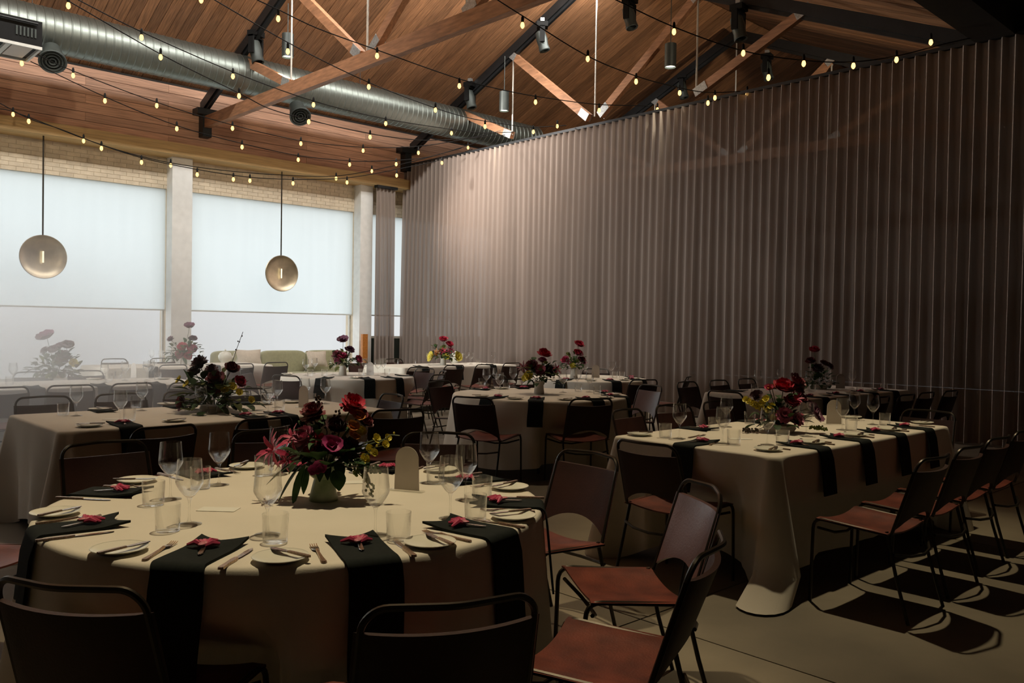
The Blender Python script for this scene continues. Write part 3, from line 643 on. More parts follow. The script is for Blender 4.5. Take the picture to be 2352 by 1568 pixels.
rect_cloth(8.3, 10.9, 11.45, 12.6, T9, 0.12, 11); rect_cloth(4.2, 6.9, 13.25, 14.35, T10, 0.12, 12)

# ------------------------------------------------------------------ tableware prototypes
g = empty('wine_glass')
MB().lathe([(0.0, 0.0), (0.041, 0.0), (0.0415, 0.0015), (0.030, 0.004), (0.009, 0.009), (0.0045, 0.016), (0.0036, 0.05), (0.0045, 0.080), (0.0085, 0.089)], 24, None, False, False).build('stem', M['glass'], g)
MB().lathe([(0.0, 0.090), (0.0085, 0.0905), (0.020, 0.101), (0.034, 0.121), (0.0435, 0.138), (0.0452, 0.146), (0.0445, 0.156), (0.0390, 0.2205), (0.0383, 0.222), (0.0378, 0.2205), (0.0433, 0.156), (0.0438, 0.146), (0.0422, 0.139), (0.0328, 0.122), (0.018, 0.103), (0.0, 0.094)], 28, None, False, False).build('bowl', M['glass'], g, True, 75)
WG = Proto(g)
g = empty('tumbler')
MB().lathe([(0.0, 0.001), (0.035, 0.001), (0.0378, 0.004), (0.0408, 0.090), (0.040, 0.0915), (0.0392, 0.090), (0.0362, 0.011), (0.033, 0.009), (0.0, 0.009)], 28, None, False, False).build('tumbler_body', M['tumbler'], g, True, 60)
TB = Proto(g)
g = empty('side_plate')
MB().lathe([(0.0, 0.002), (0.046, 0.001), (0.049, 0.003), (0.076, 0.013), (0.080, 0.0145), (0.080, 0.0165), (0.075, 0.0155), (0.051, 0.0075), (0.0, 0.0065)], 36, None, False, False).build('dish', M['china'], g)
MB().lathe([(0.079, 0.0152), (0.0815, 0.0158), (0.0805, 0.0172), (0.078, 0.0166)], 36, None, False, False).build('rim', M['china'], g)
PL = Proto(g)
def strip(prof, th, n=3):
    """flat tapering bar: prof = (y, half width, z)"""
    m = MB(); vs = []
    for y, w, z in prof: vs += [(-w, y, z), (w, y, z), (w*0.8, y, z+th), (-w*0.8, y, z+th)]
    fs = [(0, 3, 2, 1)]
    for i in range(len(prof)-1): a = 4*i; fs += [(a+k, a+(k+1) % 4, a+4+(k+1) % 4, a+4+k) for k in range(4)]
    b = 4*(len(prof)-1); fs.append((b, b+1, b+2, b+3)); return m.add(vs, fs)
g = empty('dinner_knife')
strip([(-0.11, 0.005, 0.001), (-0.105, 0.0095, 0.001), (-0.06, 0.0075, 0.001), (-0.02, 0.0095, 0.001), (0.0, 0.006, 0.001)], 0.007).build('handle', M['handle'], g)
strip([(0.0, 0.006, 0.0015), (0.02, 0.009, 0.001), (0.07, 0.0105, 0.001), (0.10, 0.008, 0.001), (0.115, 0.002, 0.001)], 0.0025).build('blade', M['cutlery'], g)
KN = Proto(g)
g = empty('dinner_fork')
strip([(-0.10, 0.005, 0.001), (-0.095, 0.009, 0.001), (-0.05, 0.006, 0.001), (0.0, 0.004, 0.003), (0.03, 0.004, 0.006)], 0.006).build('handle', M['handle'], g)
m = strip([(0.03, 0.004, 0.006), (0.042, 0.010, 0.005), (0.055, 0.012, 0.003), (0.06, 0.012, 0.003)], 0.003)
for k in range(4):
    x = -0.0098+k*0.0065; m.v += []; q = strip([(0.058, 0.0019, 0.003), (0.085, 0.0017, 0.003), (0.103, 0.001, 0.007)], 0.002); m.add([(a+x, b, c) for a, b, c in q.v], q.f)
m.build('tines', M['cutlery'], g)
FK = Proto(g)
g = empty('butter_knife')
strip([(-0.09, 0.005, 0.0), (-0.085, 0.008, 0.0), (-0.03, 0.006, 0.0), (0.0, 0.005, 0.0)], 0.006).build('handle', M['handle'], g)
strip([(0.0, 0.005, 0.001), (0.02, 0.010, 0.001), (0.06, 0.0105, 0.001), (0.08, 0.003, 0.001)], 0.0022).build('blade', M['cutlery'], g)
BK = Proto(g)
# small frilly red favour with a steel tail
g = empty('napkin_favour')
rr = random.Random(2); m = MB()
for k in range(8):
    a = radians(-62+k*124/7); L_ = rr.uniform(0.045, 0.062); w = 0.009
    pts = [(0.0, 0.005, 0.008), (L_*0.5*sin(a), 0.005+L_*0.5*cos(a), 0.012+rr.uniform(0, 0.006)), (L_*sin(a), 0.005+L_*cos(a), 0.006+rr.uniform(0, 0.01))]
    m.tube(pts, [0.005, w, 0.004], 6)
m.build('frill', M['rose'], g)
m = MB()
for k in range(5): m.ball((rr.uniform(-0.015, 0.015), rr.uniform(0, 0.03), 0.014), 0.010, 7, 5, (1, 1.5, 0.6))
m.build('pink_petal', M['pink'], g)
strip([(-0.07, 0.002, 0.002), (-0.055, 0.008, 0.002), (-0.01, 0.007, 0.004), (0.01, 0.004, 0.006)], 0.002).build('tail_blade', M['cutlery'], g)
FV = Proto(g)
def napkin_mesh(inner, hang, w, seed):
    rnd = random.Random(seed); path = []
    for k in range(9): path.append((-inner+inner*k/8, 0.0))
    for k in range(1, 6): a = pi/2*k/5; path.append((0.028*sin(a), -0.028*(1-cos(a))))
    for k in range(1, 9): path.append((0.028+0.03*k/8+0.0, -0.028-hang*k/8))
    n = len(path)-1; p = rnd.uniform(0, 6)
    def fn(off):
        def f(i, j):
            r, z = path[j]; u = i/10*2-1; curl = exp(-((r+inner)/0.045)**2)
            rr_ = r-(0.030*u*u-0.006)*curl + (off if j > 13 else 0) ; zz = z+(off if j <= 13 else 0) + curl*0.014*(0.4+0.6*abs(u))
            return (u*w*(1+0.06*(j/n))+0.004*sin(j*0.5+p), -rr_, zz)
        return f
    m = MB(); m.grid(10, n, fn(0.009)); m.grid(10, n, fn(0.001)); N2 = 11*(n+1)
    for j in range(n): m.f += [(j*11, (j+1)*11, N2+(j+1)*11, N2+j*11), (j*11+10, N2+j*11+10, N2+(j+1)*11+10, (j+1)*11+10)]
    for i in range(10): m.f += [(i, N2+i, N2+i+1, i+1), (n*11+i, n*11+i+1, N2+n*11+i+1, N2+n*11+i)]
    return m.mesh('napkin', M['napkin'], True, 60)
NM = [napkin_mesh(0.235, 0.29, 0.078, 1), napkin_mesh(0.23, 0.235, 0.072, 2), napkin_mesh(0.22, 0.21, 0.07, 3)]
def onedge(x, y, nx, ny, where, mesh=1, fav=True, hang=True):
    """napkin crossing the edge at x, y; nx, ny points outwards; favour on it"""
    rz = math.atan2(nx, -ny)
    o = inst('napkin', NM[mesh], None, (x, y, ZB), (0, 0, rz))
    reg(o, 'black hanging napkin', 'of the '+where, 'napkin', 'black napkins on the '+where, (x, y, ZB))
    if fav:
        f = FV.at((x-nx*0.13, y-ny*0.13, ZB+0.0115), rz+random.uniform(-0.35, 0.35))
        reg(f, 'red frilled favour on napkin', 'of the '+where, 'table favour', 'red favours on the '+where)
def glass(P, where): return reg(WG.at((P[0], P[1], ZB)), 'stemmed wine glass', 'on the '+where, 'wine glass', 'wine glasses on the '+where)
def tumb(P, where): return reg(TB.at((P[0], P[1], ZB)), 'clear straight tumbler', 'on the '+where, 'tumbler', 'tumblers on the '+where)
def plate(P, where, rz=0.0, knife=True):
    reg(PL.at((P[0], P[1], ZB)), 'small off-white side plate', 'on the '+where, 'plate', 'side plates on the '+where)
    if knife: reg(BK.at((P[0]+0.03*cos(rz), P[1]+0.03*sin(rz), ZB+0.0178), rz), 'butter knife across its plate', 'on the '+where, 'knife', 'butter knives on the '+where)
def fork(P, where, rz): reg(FK.at((P[0], P[1], ZB), rz), 'dinner fork beside napkin', 'on the '+where, 'fork', 'forks on the '+where)
def knife(P, where, rz): reg(KN.at((P[0], P[1], ZB), rz), 'dinner knife beside napkin', 'on the '+where, 'knife', 'dinner knives on the '+where)
def pz(l): return [onz(x, y, ZB) for x, y in l]

# foreground round table: ten places
R1 = 0.915
A1 = [-141, -107, -76, -44, -6, 30, 62, 95, 131, 175]
for i, a in enumerate(A1):
    th = radians(a); o_ = Vector((cos(th), sin(th), 0)); tg = Vector((-sin(th), cos(th), 0))      # tg: to the diner's left... turned below
    rgt = Vector((sin(th), -cos(th), 0))*-1
    c = Vector((C1_[0], C1_[1], 0)); rz = math.atan2(o_.x, -o_.y)
    onedge(*(c+o_*(R1-0.008)).xy, o_.x, o_.y, T1, 0)
    knife(c+o_*(R1-0.09)+rgt*0.125, T1, rz+random.uniform(-0.06, 0.06))
    pc = c+o_*(R1-0.10)-rgt*0.245
    plate(pc, T1, rz+random.choice([-0.9, 0.5, 0.25, -0.4]))
    fork(c+o_*(R1-0.12)-rgt*0.13, T1, rz+random.uniform(-0.1, 0.1))
for q in pz([(434.5, 1204), (391.4, 1146.4), (503, 1113.7), (614, 1227.5), (862, 1228.6), (985, 1109), (1034, 1190), (1069, 1148), (640, 1090), (822, 1085)]): glass(q, T1)
for q in pz([(385, 1220), (632, 1245), (915, 1240), (1092, 1193), (1107, 1147), (1000, 1110), (352, 1160), (460, 1122), (605, 1092)]): tumb(q, T1)
# right-hand long table
for px in (1890, 1985, 2066, 2131): onedge(ony(px, 1030, 2.36).x, 2.368, 0, -1, T2, 1)
onedge(4.208, 2.95, -1, 0, T2, 1)
for x in (4.95, 5.7, 6.3): onedge(x, 3.492, 0, 1, T2, 2)
for q in pz([(1805, 1040), (1895, 1022), (1985, 1003), (2065, 990)]): plate((q[0], 2.52), T2, -1.3); fork((q[0]+0.12, 2.55), T2, 0.05)
for px in (1905, 1998, 2080, 2140): knife((ony(px, 1030, 2.36).x+0.13, 2.50), T2, 0.0)
for q in pz([(2118, 973), (1470, 1000), (1955, 960)]): plate(q, T2, 0.9)
knife(onz(1640, 1018, ZB), T2, -1.2); fork(onz(1600, 1003, ZB), T2, -1.5)
for q in pz([(1660, 1018), (1668, 980), (1762, 1021), (1851.7, 1001.5), (1934, 987), (1962, 965), (2004.6, 974.8), (1560, 1007)]): glass(q, T2)
for q in pz([(1528, 1005), (1640, 988), (1685, 1021), (1797, 1022), (1722, 973), (1955, 989), (2032, 976)]): tumb(q, T2)
# middle round table
def edge_round(c, R, a, where, mesh=2, fav=True):
    th = radians(a); onedge(c[0]+(R-0.008)*cos(th), c[1]+(R-0.008)*sin(th), cos(th), sin(th), where, mesh, fav)
for a in (190, 222, 262, 300, 335, 100, 60): edge_round(C3_, 0.90, a, T3)
for a in (175, 206, 243, 283, 318, 80): plate((C3_[0]+0.76*cos(radians(a)), C3_[1]+0.76*sin(radians(a))), T3, radians(a+40))
for q in pz([(1117, 892), (1147.5, 905), (1178, 887), (1293, 901), (1326, 892), (1354, 900), (1140, 888)]): glass(q, T3)
for q in pz([(1107, 886), (1328, 899), (1371, 905), (1163, 894)]): tumb(q, T3)
for a in (200, 250, 290, 330): edge_round(C4_, 0.85, a, T4)
for a in (228, 270, 310): plate((C4_[0]+0.7*cos(radians(a)), C4_[1]+0.7*sin(radians(a))), T4, radians(a))
for q in pz([(1343, 866), (1404, 866), (1419, 862), (1285, 868), (1258, 866), (1243, 868)]): glass(q, T4)
for q in pz([(1412, 868), (1428, 868), (1278, 872)]): tumb(q, T4)
for x in (8.45, 9.05, 9.65, 10.2): onedge(x, 4.208, 0, -1, T5, 2); plate((x-0.26, 4.36), T5, -1.2)
for x in (8.5, 9.3, 10.0): onedge(x, 5.412, 0, 1, T5, 2, False)
for q in pz([(1740, 893), (1792, 888), (1903, 905), (1957, 892), (1845, 892), (1858, 897)]): glass(q, T5)
for q in pz([(1733, 900), (1865, 900), (1975, 898), (2030, 897)]): tumb(q, T5)
# left long table
for px in (302, 590, 664): onedge(ony(px, 975, 5.69).x, 5.698, 0, -1, T6, 1)
for x in (2.15, 2.72, 3.3): onedge(x, 6.922, 0, 1, T6, 2, False)
for q in pz([(205, 980), (400, 968), (230, 942), (385, 930), (590, 957), (605, 928), (670, 925)]): plate(q, T6, random.uniform(-1.5, 1.5))
for q in pz([(175, 954.5), (276, 970.2), (325.5, 942.6), (461, 953.5), (616, 945.8), (636, 935), (700, 927), (747, 927)]): glass(q, T6)
for q in pz([(145, 953), (312, 936), (297, 966), (487, 951), (642, 944), (610, 930), (715, 927)]): tumb(q, T6)
for px in (85, 240, 365): onedge(ony(px, 885, 9.45).x, 9.458, 0, -1, T7, 2, False)
for q in pz([(240, 878), (287, 873), (337, 873), (347, 869), (30, 880)]): glass(q, T7)
for q in pz([(250, 875), (272, 870), (362, 872), (22, 884)]): tumb(q, T7)
for q in pz([(215, 872), (375, 871)]): plate(q, T7, 1.0)
for a in (215, 255, 285, 325): edge_round(C8_, 0.88, a, T8, 2, False)
for q in pz([(702, 862), (722, 858), (765, 860), (838, 858), (868, 862), (880, 858)]): glass(q, T8)
for q in pz([(712, 864), (745, 863), (830, 862), (889, 862)]): tumb(q, T8)
for q in pz([(660, 860), (815, 869)]): plate(q, T8, 0.5)
for q in pz([(922, 834), (935, 831), (1022, 831), (1033, 833), (1085, 832), (982, 832)]): glass((q.x, min(q.y, 12.2)+random.uniform(-0.2, 0.2)), T9)
for q in pz([(910, 836), (950, 835), (1098, 834)]): tumb(q, T9)
for x in (8.75, 9.5, 10.3): onedge(x, 11.458, 0, -1, T9, 2, False)
for q in pz([(348, 834), (370, 835), (462, 834)]): glass(q, T10)
for q in pz([(355, 836), (440, 836), (540, 833)]): tumb(q, T10)
for x in (4.9, 5.9): onedge(x, 13.258, 0, -1, T10, 2, False)

# table number cards and papers
def card(px, py, where, yaw, h=0.185, w=0.052):
    q = onz(px, py, ZB); t = tag(empty('arched_card', (q.x, q.y, ZB), yaw), 'blank arched table card in clear stand on the '+where, 'table card', 'arched table cards')
    vs = [(w*cos(pi*k/16), h-w+w*sin(pi*k/16)) for k in range(17)] + [(-w*1.08, 0.006), (w*1.08, 0.006)]
    n = len(vs); m = MB().add([(x, -0.0015, z) for x, z in vs]+[(x, 0.0015, z) for x, z in vs], [tuple(range(n)), tuple(range(2*n-1, n-1, -1))]+[(i, i+n, (i+1) % n+n, (i+1) % n) for i in range(n)])
    m.build('card_panel', M['card'], t, False)
    MB().box(-0.075, 0.075, -0.02, 0.02, 0.0, 0.006).build('card_foot', M['clear'], t, False)
card(934, 1128, T1, radians(-62)); card(1915, 975, T2, radians(-45)); card(1368, 868, T4, radians(-45)); card(1930, 893, T5, radians(-45))
card(697, 937, T6, radians(-75)); card(307, 868, T7, radians(-75)); card(850, 862, T8, radians(-60))
def paper(px, py, where, lb, yaw):
    q = onz(px, py, ZB); o = MB().box(-0.07, 0.07, -0.035, 0.035, 0, 0.0012).build('paper_slip', M['paper'], None, False); o.location = (q.x, q.y, ZB+0.001); o.rotation_euler = (0, 0, yaw); tag(o, lb, 'paper slip', 'paper slips on tables')
paper(502, 1170, T1, 'white paper slip lying left of the foreground flowers', -0.8); paper(795, 1108, T1, 'white paper slip lying right behind the foreground vase', -0.5)
paper(262, 963, T6, 'white paper slip lying near the left table corner', -0.7); paper(600, 943, T6, 'white paper slip right of the flowers on the left table', -0.7); paper(1700, 1008, T2, 'white paper slip lying left on the right-hand table', -0.7)
def jug(px, py, lb):
    q = onz(px, py, ZB); t = tag(empty('white_jug', (q.x, q.y, ZB)), lb, 'jug')
    MB().lathe([(0.0, 0.0), (0.07, 0.0), (0.11, 0.06), (0.12, 0.11), (0.09, 0.17), (0.05, 0.19), (0.0, 0.2)], 18, None, False).build('body', M['china'], t)
    MB().ball((0, 0, 0.215), 0.02).build('knob', M['china'], t)
    MB().tube([(0.09, 0, 0.07), (0.16, 0, 0.10), (0.18, 0, 0.18)], [0.03, 0.02, 0.012], 8).build('spout', M['china'], t)
jug(1046, 833, 'white rounded jug with spout on the far curtain-corner table'); jug(517, 832, 'white rounded jug on the far table before the sofa')

# ------------------------------------------------------------------ flowers
def bloom(r, kind, mat, seed, parent, c, up):
    rnd = random.Random(seed); m = MB(); up = Vector(up).normalized(); R = up.to_track_quat('Z', 'Y').to_matrix()
    c = Vector(c)
    if kind == 'ball':     layers = [(7, 0.25, 0.45, 75), (9, 0.45, 0.62, 62), (11, 0.7, 0.8, 42), (12, 0.9, 0.9, 18), (12, 1.0, 0.85, -8), (10, 0.95, 0.75, -32)]
    elif kind == 'rose':   layers = [(4, 0.28, 0.5, 82), (5, 0.5, 0.75, 68), (6, 0.75, 0.95, 50), (7, 0.95, 1.0, 30), (7, 1.05, 0.95, 8)]
    elif kind == 'spike':  layers = [(6, 1.0, 0.30, 20), (6, 1.05, 0.30, 48), (6, 0.9, 0.28, -25)]
    elif kind == 'flat':   layers = [(5, 1.0, 0.95, 12), (4, 0.5, 0.5, 40)]
    else:                  layers = [(6, 0.4, 0.5, 70), (8, 0.75, 0.6, 40), (9, 1.0, 0.6, 12)]
    for li, (n, ln, wd, el) in enumerate(layers):
        for k in range(n):
            a = 2*pi*(k+0.5*(li % 2))/n+rnd.uniform(-0.12, 0.12); e = radians(el+rnd.uniform(-8, 8)); L_ = r*ln*rnd.uniform(0.88, 1.08); w = r*wd*pi/n*1.15
            if kind == 'spike': w = r*0.13
            ca, sa = cos(a), sin(a)
            def fn(i, j, L_=L_, w=w, e=e, ca=ca, sa=sa):
                u = i-1; v = j/3; wid = w*(0.45, 1.0, 1.05, 0.45)[j]; ee = e+(v-0.5)*(-0.5 if kind == 'spike' else 0.55)
                rad = L_*v*cos(ee)+r*0.06; z = L_*v*sin(ee)+abs(u)*wid*0.25
                return c+R@Vector((rad*ca-u*wid*sa, rad*sa+u*wid*ca, z))
            m.grid(2, 3, fn)
    return m.build('blossom', mat, parent, True, 180)
def leafm(c, d, L_, w, mat, parent, droop=0.3, name='leaf'):
    c = Vector(c); d = Vector(d).normalized(); side = d.cross(Vector((0, 0, 1)))
    side = side.normalized() if side.length > 1e-3 else Vector((1, 0, 0)); up = side.cross(d)
    def fn(i, j):
        u = i-1; v = j/6; wid = w*(sin(pi*min(1, v*0.93+0.05))**0.8)
        q = c+d*(L_*v)+side*(u*wid)+up*(abs(u)*wid*0.35)+Vector((0, 0, -droop*L_*v*v)); q.z = max(q.z, 0.003+0.004*v+0.002*abs(u)); return q
    return MB().grid(2, 6, fn).build(name, mat, parent, True, 180)
RC = Vector((RT.x, RT.y, 0)).normalized(); FC_ = Vector((FW.x, FW.y, 0)).normalized()
def cv(r, f, z): return RC*r+FC_*f+Vector((0, 0, z))           # right / away / up of the vase
def arrangement(P, vase, blooms, leaves, label, seed, sc=1.0, sprigs=(), lowwide=False):
    rnd = random.Random(seed); t = tag(empty('flower_arrangement', (P[0], P[1], ZB)), label, 'flowers', 'table flower arrangements')
    vh = 0.14*sc
    if vase == 'cone': MB().lathe([(0.0, 0.0), (0.054, 0.0), (0.056, 0.004), (0.045, 0.055), (0.037, 0.085), (0.050, 0.095), (0.071, 0.115), (0.075, 0.140), (0.072, 0.141), (0.066, 0.120), (0.03, 0.10)], 30, None, False).build('vase', M['vase'], t)
    elif vase == 'pot': MB().lathe([(0.0, 0.0), (0.05, 0.0), (0.055, 0.01), (0.045, 0.10), (0.05, 0.135), (0.046, 0.135), (0.04, 0.11)], 24, None, False).build('vase', M['vasew'], t)
    else: MB().lathe([(0.0, 0.0), (0.09, 0.0), (0.11, 0.03), (0.10, 0.05), (0.0, 0.055)], 24, None, False).build('vase', M['vasew'], t); vh = 0.06
    for k, (kind, col, r, x, f, z, tx) in enumerate(blooms):
        p = cv(x, f, z); base = Vector((x*0.1*RC.x, x*0.1*RC.y, vh*0.9)); up = (p-Vector((0, 0, vh*0.6))).normalized()+cv(tx, -0.75, 0.25)
        b = bloom(r, kind, M[col], seed*31+k, t, p, up)
        mid = base*0.5+p*0.5+Vector((0, 0, 0.02)); MB().tube([base, mid, p-up.normalized()*0.005], 0.003, 5).build('stem', M['stem'], b)
    nl, spread, wl_, mt = leaves
    for k in range(int(nl*1.7)):
        a = rnd.uniform(0, 2*pi); el = rnd.uniform(-0.25, 1.1); q = rnd.uniform(0.15, 0.8); h = (0.10+0.45*spread)*sc
        o_ = Vector((cos(a)*cos(el), sin(a)*cos(el), sin(el))); p = Vector((o_.x*spread*q, o_.y*spread*q, vh+0.02+o_.z*h*q*1.3))
        d = o_+Vector((rnd.uniform(-0.6, 0.6), rnd.uniform(-0.6, 0.6), rnd.uniform(-0.3, 0.5)))
        leafm(p, d, rnd.uniform(0.055, 0.105)*(0.6+spread*1.6), wl_*rnd.uniform(0.6, 1.0), M['leafy'] if (mt == 'mix' and rnd.random() < 0.3) else M['leaf'], t, rnd.uniform(0.1, 0.6))
    for pts, mat, berry in sprigs:
        P3 = [cv(*q) for q in pts]; s_ = MB().tube(P3, 0.0022, 5).build('sprig', M[mat], t)
        if berry:
            m = MB()
            for k in range(berry[1]):
                u = rnd.uniform(0.35, 1.0)*(len(P3)-1); i = min(int(u), len(P3)-2); q = P3[i].lerp(P3[i+1], u-i); m.ball(q+Vector((rnd.uniform(-1, 1), rnd.uniform(-1, 1), rnd.uniform(-1, 1)))*0.014, berry[2], 6, 4)
            m.build('berries', M[berry[0]], s_)
    return t
def vz(px, py): return onz(px, py, ZB)
t = arrangement(vz(743, 1148), 'cone', [
    ('ball', 'red', 0.050, 0.106, 0.02, 0.372, 0.5), ('ball', 'deep', 0.052, -0.052, 0.03, 0.335, -0.2), ('ball', 'mauve', 0.050, -0.062, -0.05, 0.250, -0.2),
    ('spike', 'rose', 0.075, -0.185, -0.03, 0.195, -0.5), ('spike', 'rose', 0.055, -0.125, 0.03, 0.235, -0.4), ('spike', 'rose', 0.05, -0.145, 0.0, 0.150, -0.6), ('flat', 'red', 0.035, -0.012, -0.06, 0.235, 0), ('flat', 'red', 0.030, -0.03, -0.08, 0.205, 0),
    ('rose', 'deep', 0.045, 0.015, -0.06, 0.215, 0), ('flat', 'magenta', 0.040, 0.046, -0.08, 0.225, 0.2), ('flat', 'magenta', 0.030, 0.062, -0.06, 0.195, 0.2), ('ball', 'burg', 0.050, 0.098, -0.02, 0.205, 0.3), ('flat', 'magenta', 0.028, 0.006, -0.09, 0.140, 0.0), ('flat', 'magenta', 0.022, -0.018, -0.09, 0.130, 0.0),
    ('rose', 'burg', 0.045, 0.04, 0.03, 0.275, 0), ('rose', 'deep', 0.04, 0.125, 0.03, 0.325, 0.4), ('flat', 'orange', 0.026, 0.130, 0.0, 0.325, 0.3), ('flat', 'orange', 0.026, 0.112, -0.02, 0.290, 0.3), ('flat', 'yellow', 0.024, 0.138, 0.0, 0.268, 0.3), ('flat', 'orange', 0.026, 0.118, -0.02, 0.255, 0.3), ('rose', 'deep', 0.035, 0.150, 0.03, 0.300, 0.4),
    ('flat', 'yellow', 0.020, 0.205, -0.03, 0.245, 0.3), ('flat', 'yellow', 0.019, 0.240, -0.04, 0.225, 0.3), ('flat', 'yellow', 0.017, 0.250, -0.04, 0.250, 0.4), ('flat', 'yellow', 0.020, 0.180, -0.04, 0.205, 0.3), ('flat', 'yellow', 0.017, 0.200, -0.05, 0.195, 0.3), ('flat', 'yellow', 0.022, 0.165, -0.05, 0.170, 0.2), ('flat', 'yellow', 0.019, 0.150, -0.05, 0.150, 0.2)],
    (38, 0.17, 0.022, 'dark'), 'tall red, mauve and burgundy flowers in pale green vase, foreground table', 5,
    sprigs=[([(0.0, 0.02, 0.14), (0.0, 0.05, 0.26), (-0.03, 0.05, 0.36), (-0.045, 0.05, 0.40)], 'twig', ('twig', 26, 0.006)), ([(0.02, 0.02, 0.14), (0.03, 0.05, 0.27), (0.05, 0.05, 0.35)], 'twig', ('twig', 22, 0.006)),
            ([(0.06, -0.03, 0.14), (0.14, -0.05, 0.16), (0.22, -0.05, 0.23), (0.265, -0.05, 0.265), (0.30, -0.05, 0.262)], 'stem', ('yellow', 4, 0.005)),
            ([(0.05, -0.04, 0.15), (0.13, -0.06, 0.13), (0.18, -0.07, 0.09), (0.20, -0.07, 0.04)], 'stem', ('leafy', 40, 0.006)), ([(0.05, -0.04, 0.15), (0.14, -0.06, 0.16), (0.22, -0.07, 0.13)], 'stem', ('leaf', 50, 0.007))])
for (x, f, z, dx, df, dz, L_, w) in ((-0.07, -0.05, 0.15, -0.55, -0.2, -0.8, 0.15, 0.022), (-0.055, -0.07, 0.15, -0.25, -0.3, -1, 0.15, 0.024), (-0.09, -0.03, 0.16, -0.8, -0.2, -0.5, 0.14, 0.018), (-0.045, -0.08, 0.14, -0.05, -0.4, -0.9, 0.09, 0.016), (0.06, -0.08, 0.13, 0.25, -0.4, -0.6, 0.075, 0.032),
        (0.03, -0.09, 0.15, 0.3, -0.6, 0.3, 0.08, 0.036), (0.09, -0.06, 0.15, 0.8, -0.4, 0.2, 0.10, 0.032), (-0.03, -0.08, 0.17, -0.4, -0.5, 0.4, 0.09, 0.036), (0.0, -0.09, 0.17, 0.1, -0.5, 0.4, 0.085, 0.034), (-0.08, -0.05, 0.18, -0.6, -0.4, 0.4, 0.09, 0.036), (0.08, -0.06, 0.19, 0.5, -0.4, 0.3, 0.08, 0.03)):
    leafm(cv(x, f, z), cv(dx, df, dz), L_, w, M['leaf'], t, 0.15)
arrangement(vz(1790, 992), 'low', [('rose', 'red', 0.075, 0.02, 0.0, 0.295, 0), ('rose', 'deep', 0.065, 0.115, 0.03, 0.335, 0.3), ('rose', 'deep', 0.06, 0.105, 0.02, 0.285, 0.3), ('flat', 'burg', 0.05, -0.155, 0.0, 0.235, -0.2), ('rose', 'red', 0.055, 0.055, -0.05, 0.205, 0), ('spike', 'rose', 0.06, 0.085, -0.05, 0.225, 0), ('rose', 'deep', 0.045, 0.135, -0.02, 0.225, 0.2),
    ('ball', 'mauve', 0.058, 0.0, -0.10, 0.125, 0), ('ball', 'mauve', 0.05, 0.09, -0.09, 0.10, 0.1), ('flat', 'plum', 0.07, 0.225, -0.03, 0.13, 0.3), ('flat', 'plum', 0.06, 0.19, -0.02, 0.17, 0.3), ('flat', 'rose', 0.035, -0.075, 0.0, 0.295, -0.2), ('flat', 'orange', 0.03, -0.055, 0.0, 0.30, -0.2)]
    + [('flat', 'yellow', 0.024, -0.24+0.022*k, -0.03, 0.22-0.012*k, -0.3) for k in range(6)] + [('flat', 'yellow', 0.028, -0.13+0.02*k, -0.05, 0.20-0.025*k+0.05*(k % 2), -0.2) for k in range(6)],
    (44, 0.22, 0.030, 'dark'), 'low spreading red, mauve and yellow flowers on the right-hand long table', 8,
    sprigs=[([(-0.10, -0.08, 0.05), (-0.20, -0.10, 0.02), (-0.27, -0.10, 0.02)], 'twig', ('twig', 40, 0.007)), ([(0.12, -0.08, 0.05), (0.2, -0.1, 0.05), (0.28, -0.1, 0.04)], 'stem', ('leafy', 50, 0.007))])
arrangement(vz(1238, 905), 'pot', [('rose', 'red', 0.075, 0.05, 0.05, 0.40, 0.1), ('ball', 'mauve', 0.07, 0.01, -0.06, 0.25, 0), ('rose', 'deep', 0.075, -0.07, -0.03, 0.28, -0.2), ('spike', 'deep', 0.07, -0.16, 0.0, 0.27, -0.3), ('ball', 'burg', 0.075, 0.10, -0.03, 0.24, 0.2), ('spike', 'rose', 0.06, 0.17, 0.0, 0.26, 0.3), ('rose', 'mauve', 0.05, 0.03, 0.04, 0.34, 0), ('flat', 'yellow', 0.055, -0.10, -0.08, 0.19, -0.2), ('flat', 'yellow', 0.05, -0.135, -0.07, 0.17, -0.2)],
    (50, 0.26, 0.030, 'mix'), 'dark red flowers in cream pot on the middle round table', 11)
arrangement(vz(1318, 869), 'pot', [('rose', 'red', 0.075, 0.06, 0.0, 0.46, 0.2), ('rose', 'red', 0.07, 0.05, -0.02, 0.34, 0.2), ('rose', 'deep', 0.07, 0.09, 0.0, 0.24, 0.2), ('rose', 'rose', 0.06, -0.12, -0.02, 0.25, -0.3), ('spike', 'rose', 0.06, -0.08, 0, 0.24, -0.2), ('flat', 'yellow', 0.045, -0.02, -0.07, 0.17, 0), ('spike', 'magenta', 0.05, 0.13, 0.0, 0.22, 0.3)],
    (40, 0.22, 0.032, 'mix'), 'tall red flowers on the round table by the curtain', 12)
arrangement(vz(1880, 893), 'low', [('rose', 'red', 0.065, -0.05, 0.03, 0.46, 0), ('rose', 'deep', 0.06, -0.10, 0.0, 0.33, -0.2), ('rose', 'deep', 0.06, 0.05, -0.02, 0.30, 0.1), ('ball', 'burg', 0.07, -0.03, -0.05, 0.25, 0), ('rose', 'plum', 0.06, 0.12, 0.0, 0.27, 0.3)],
    (46, 0.24, 0.034, 'dark'), 'dim red flowers on the long table by the dark curtain', 13)
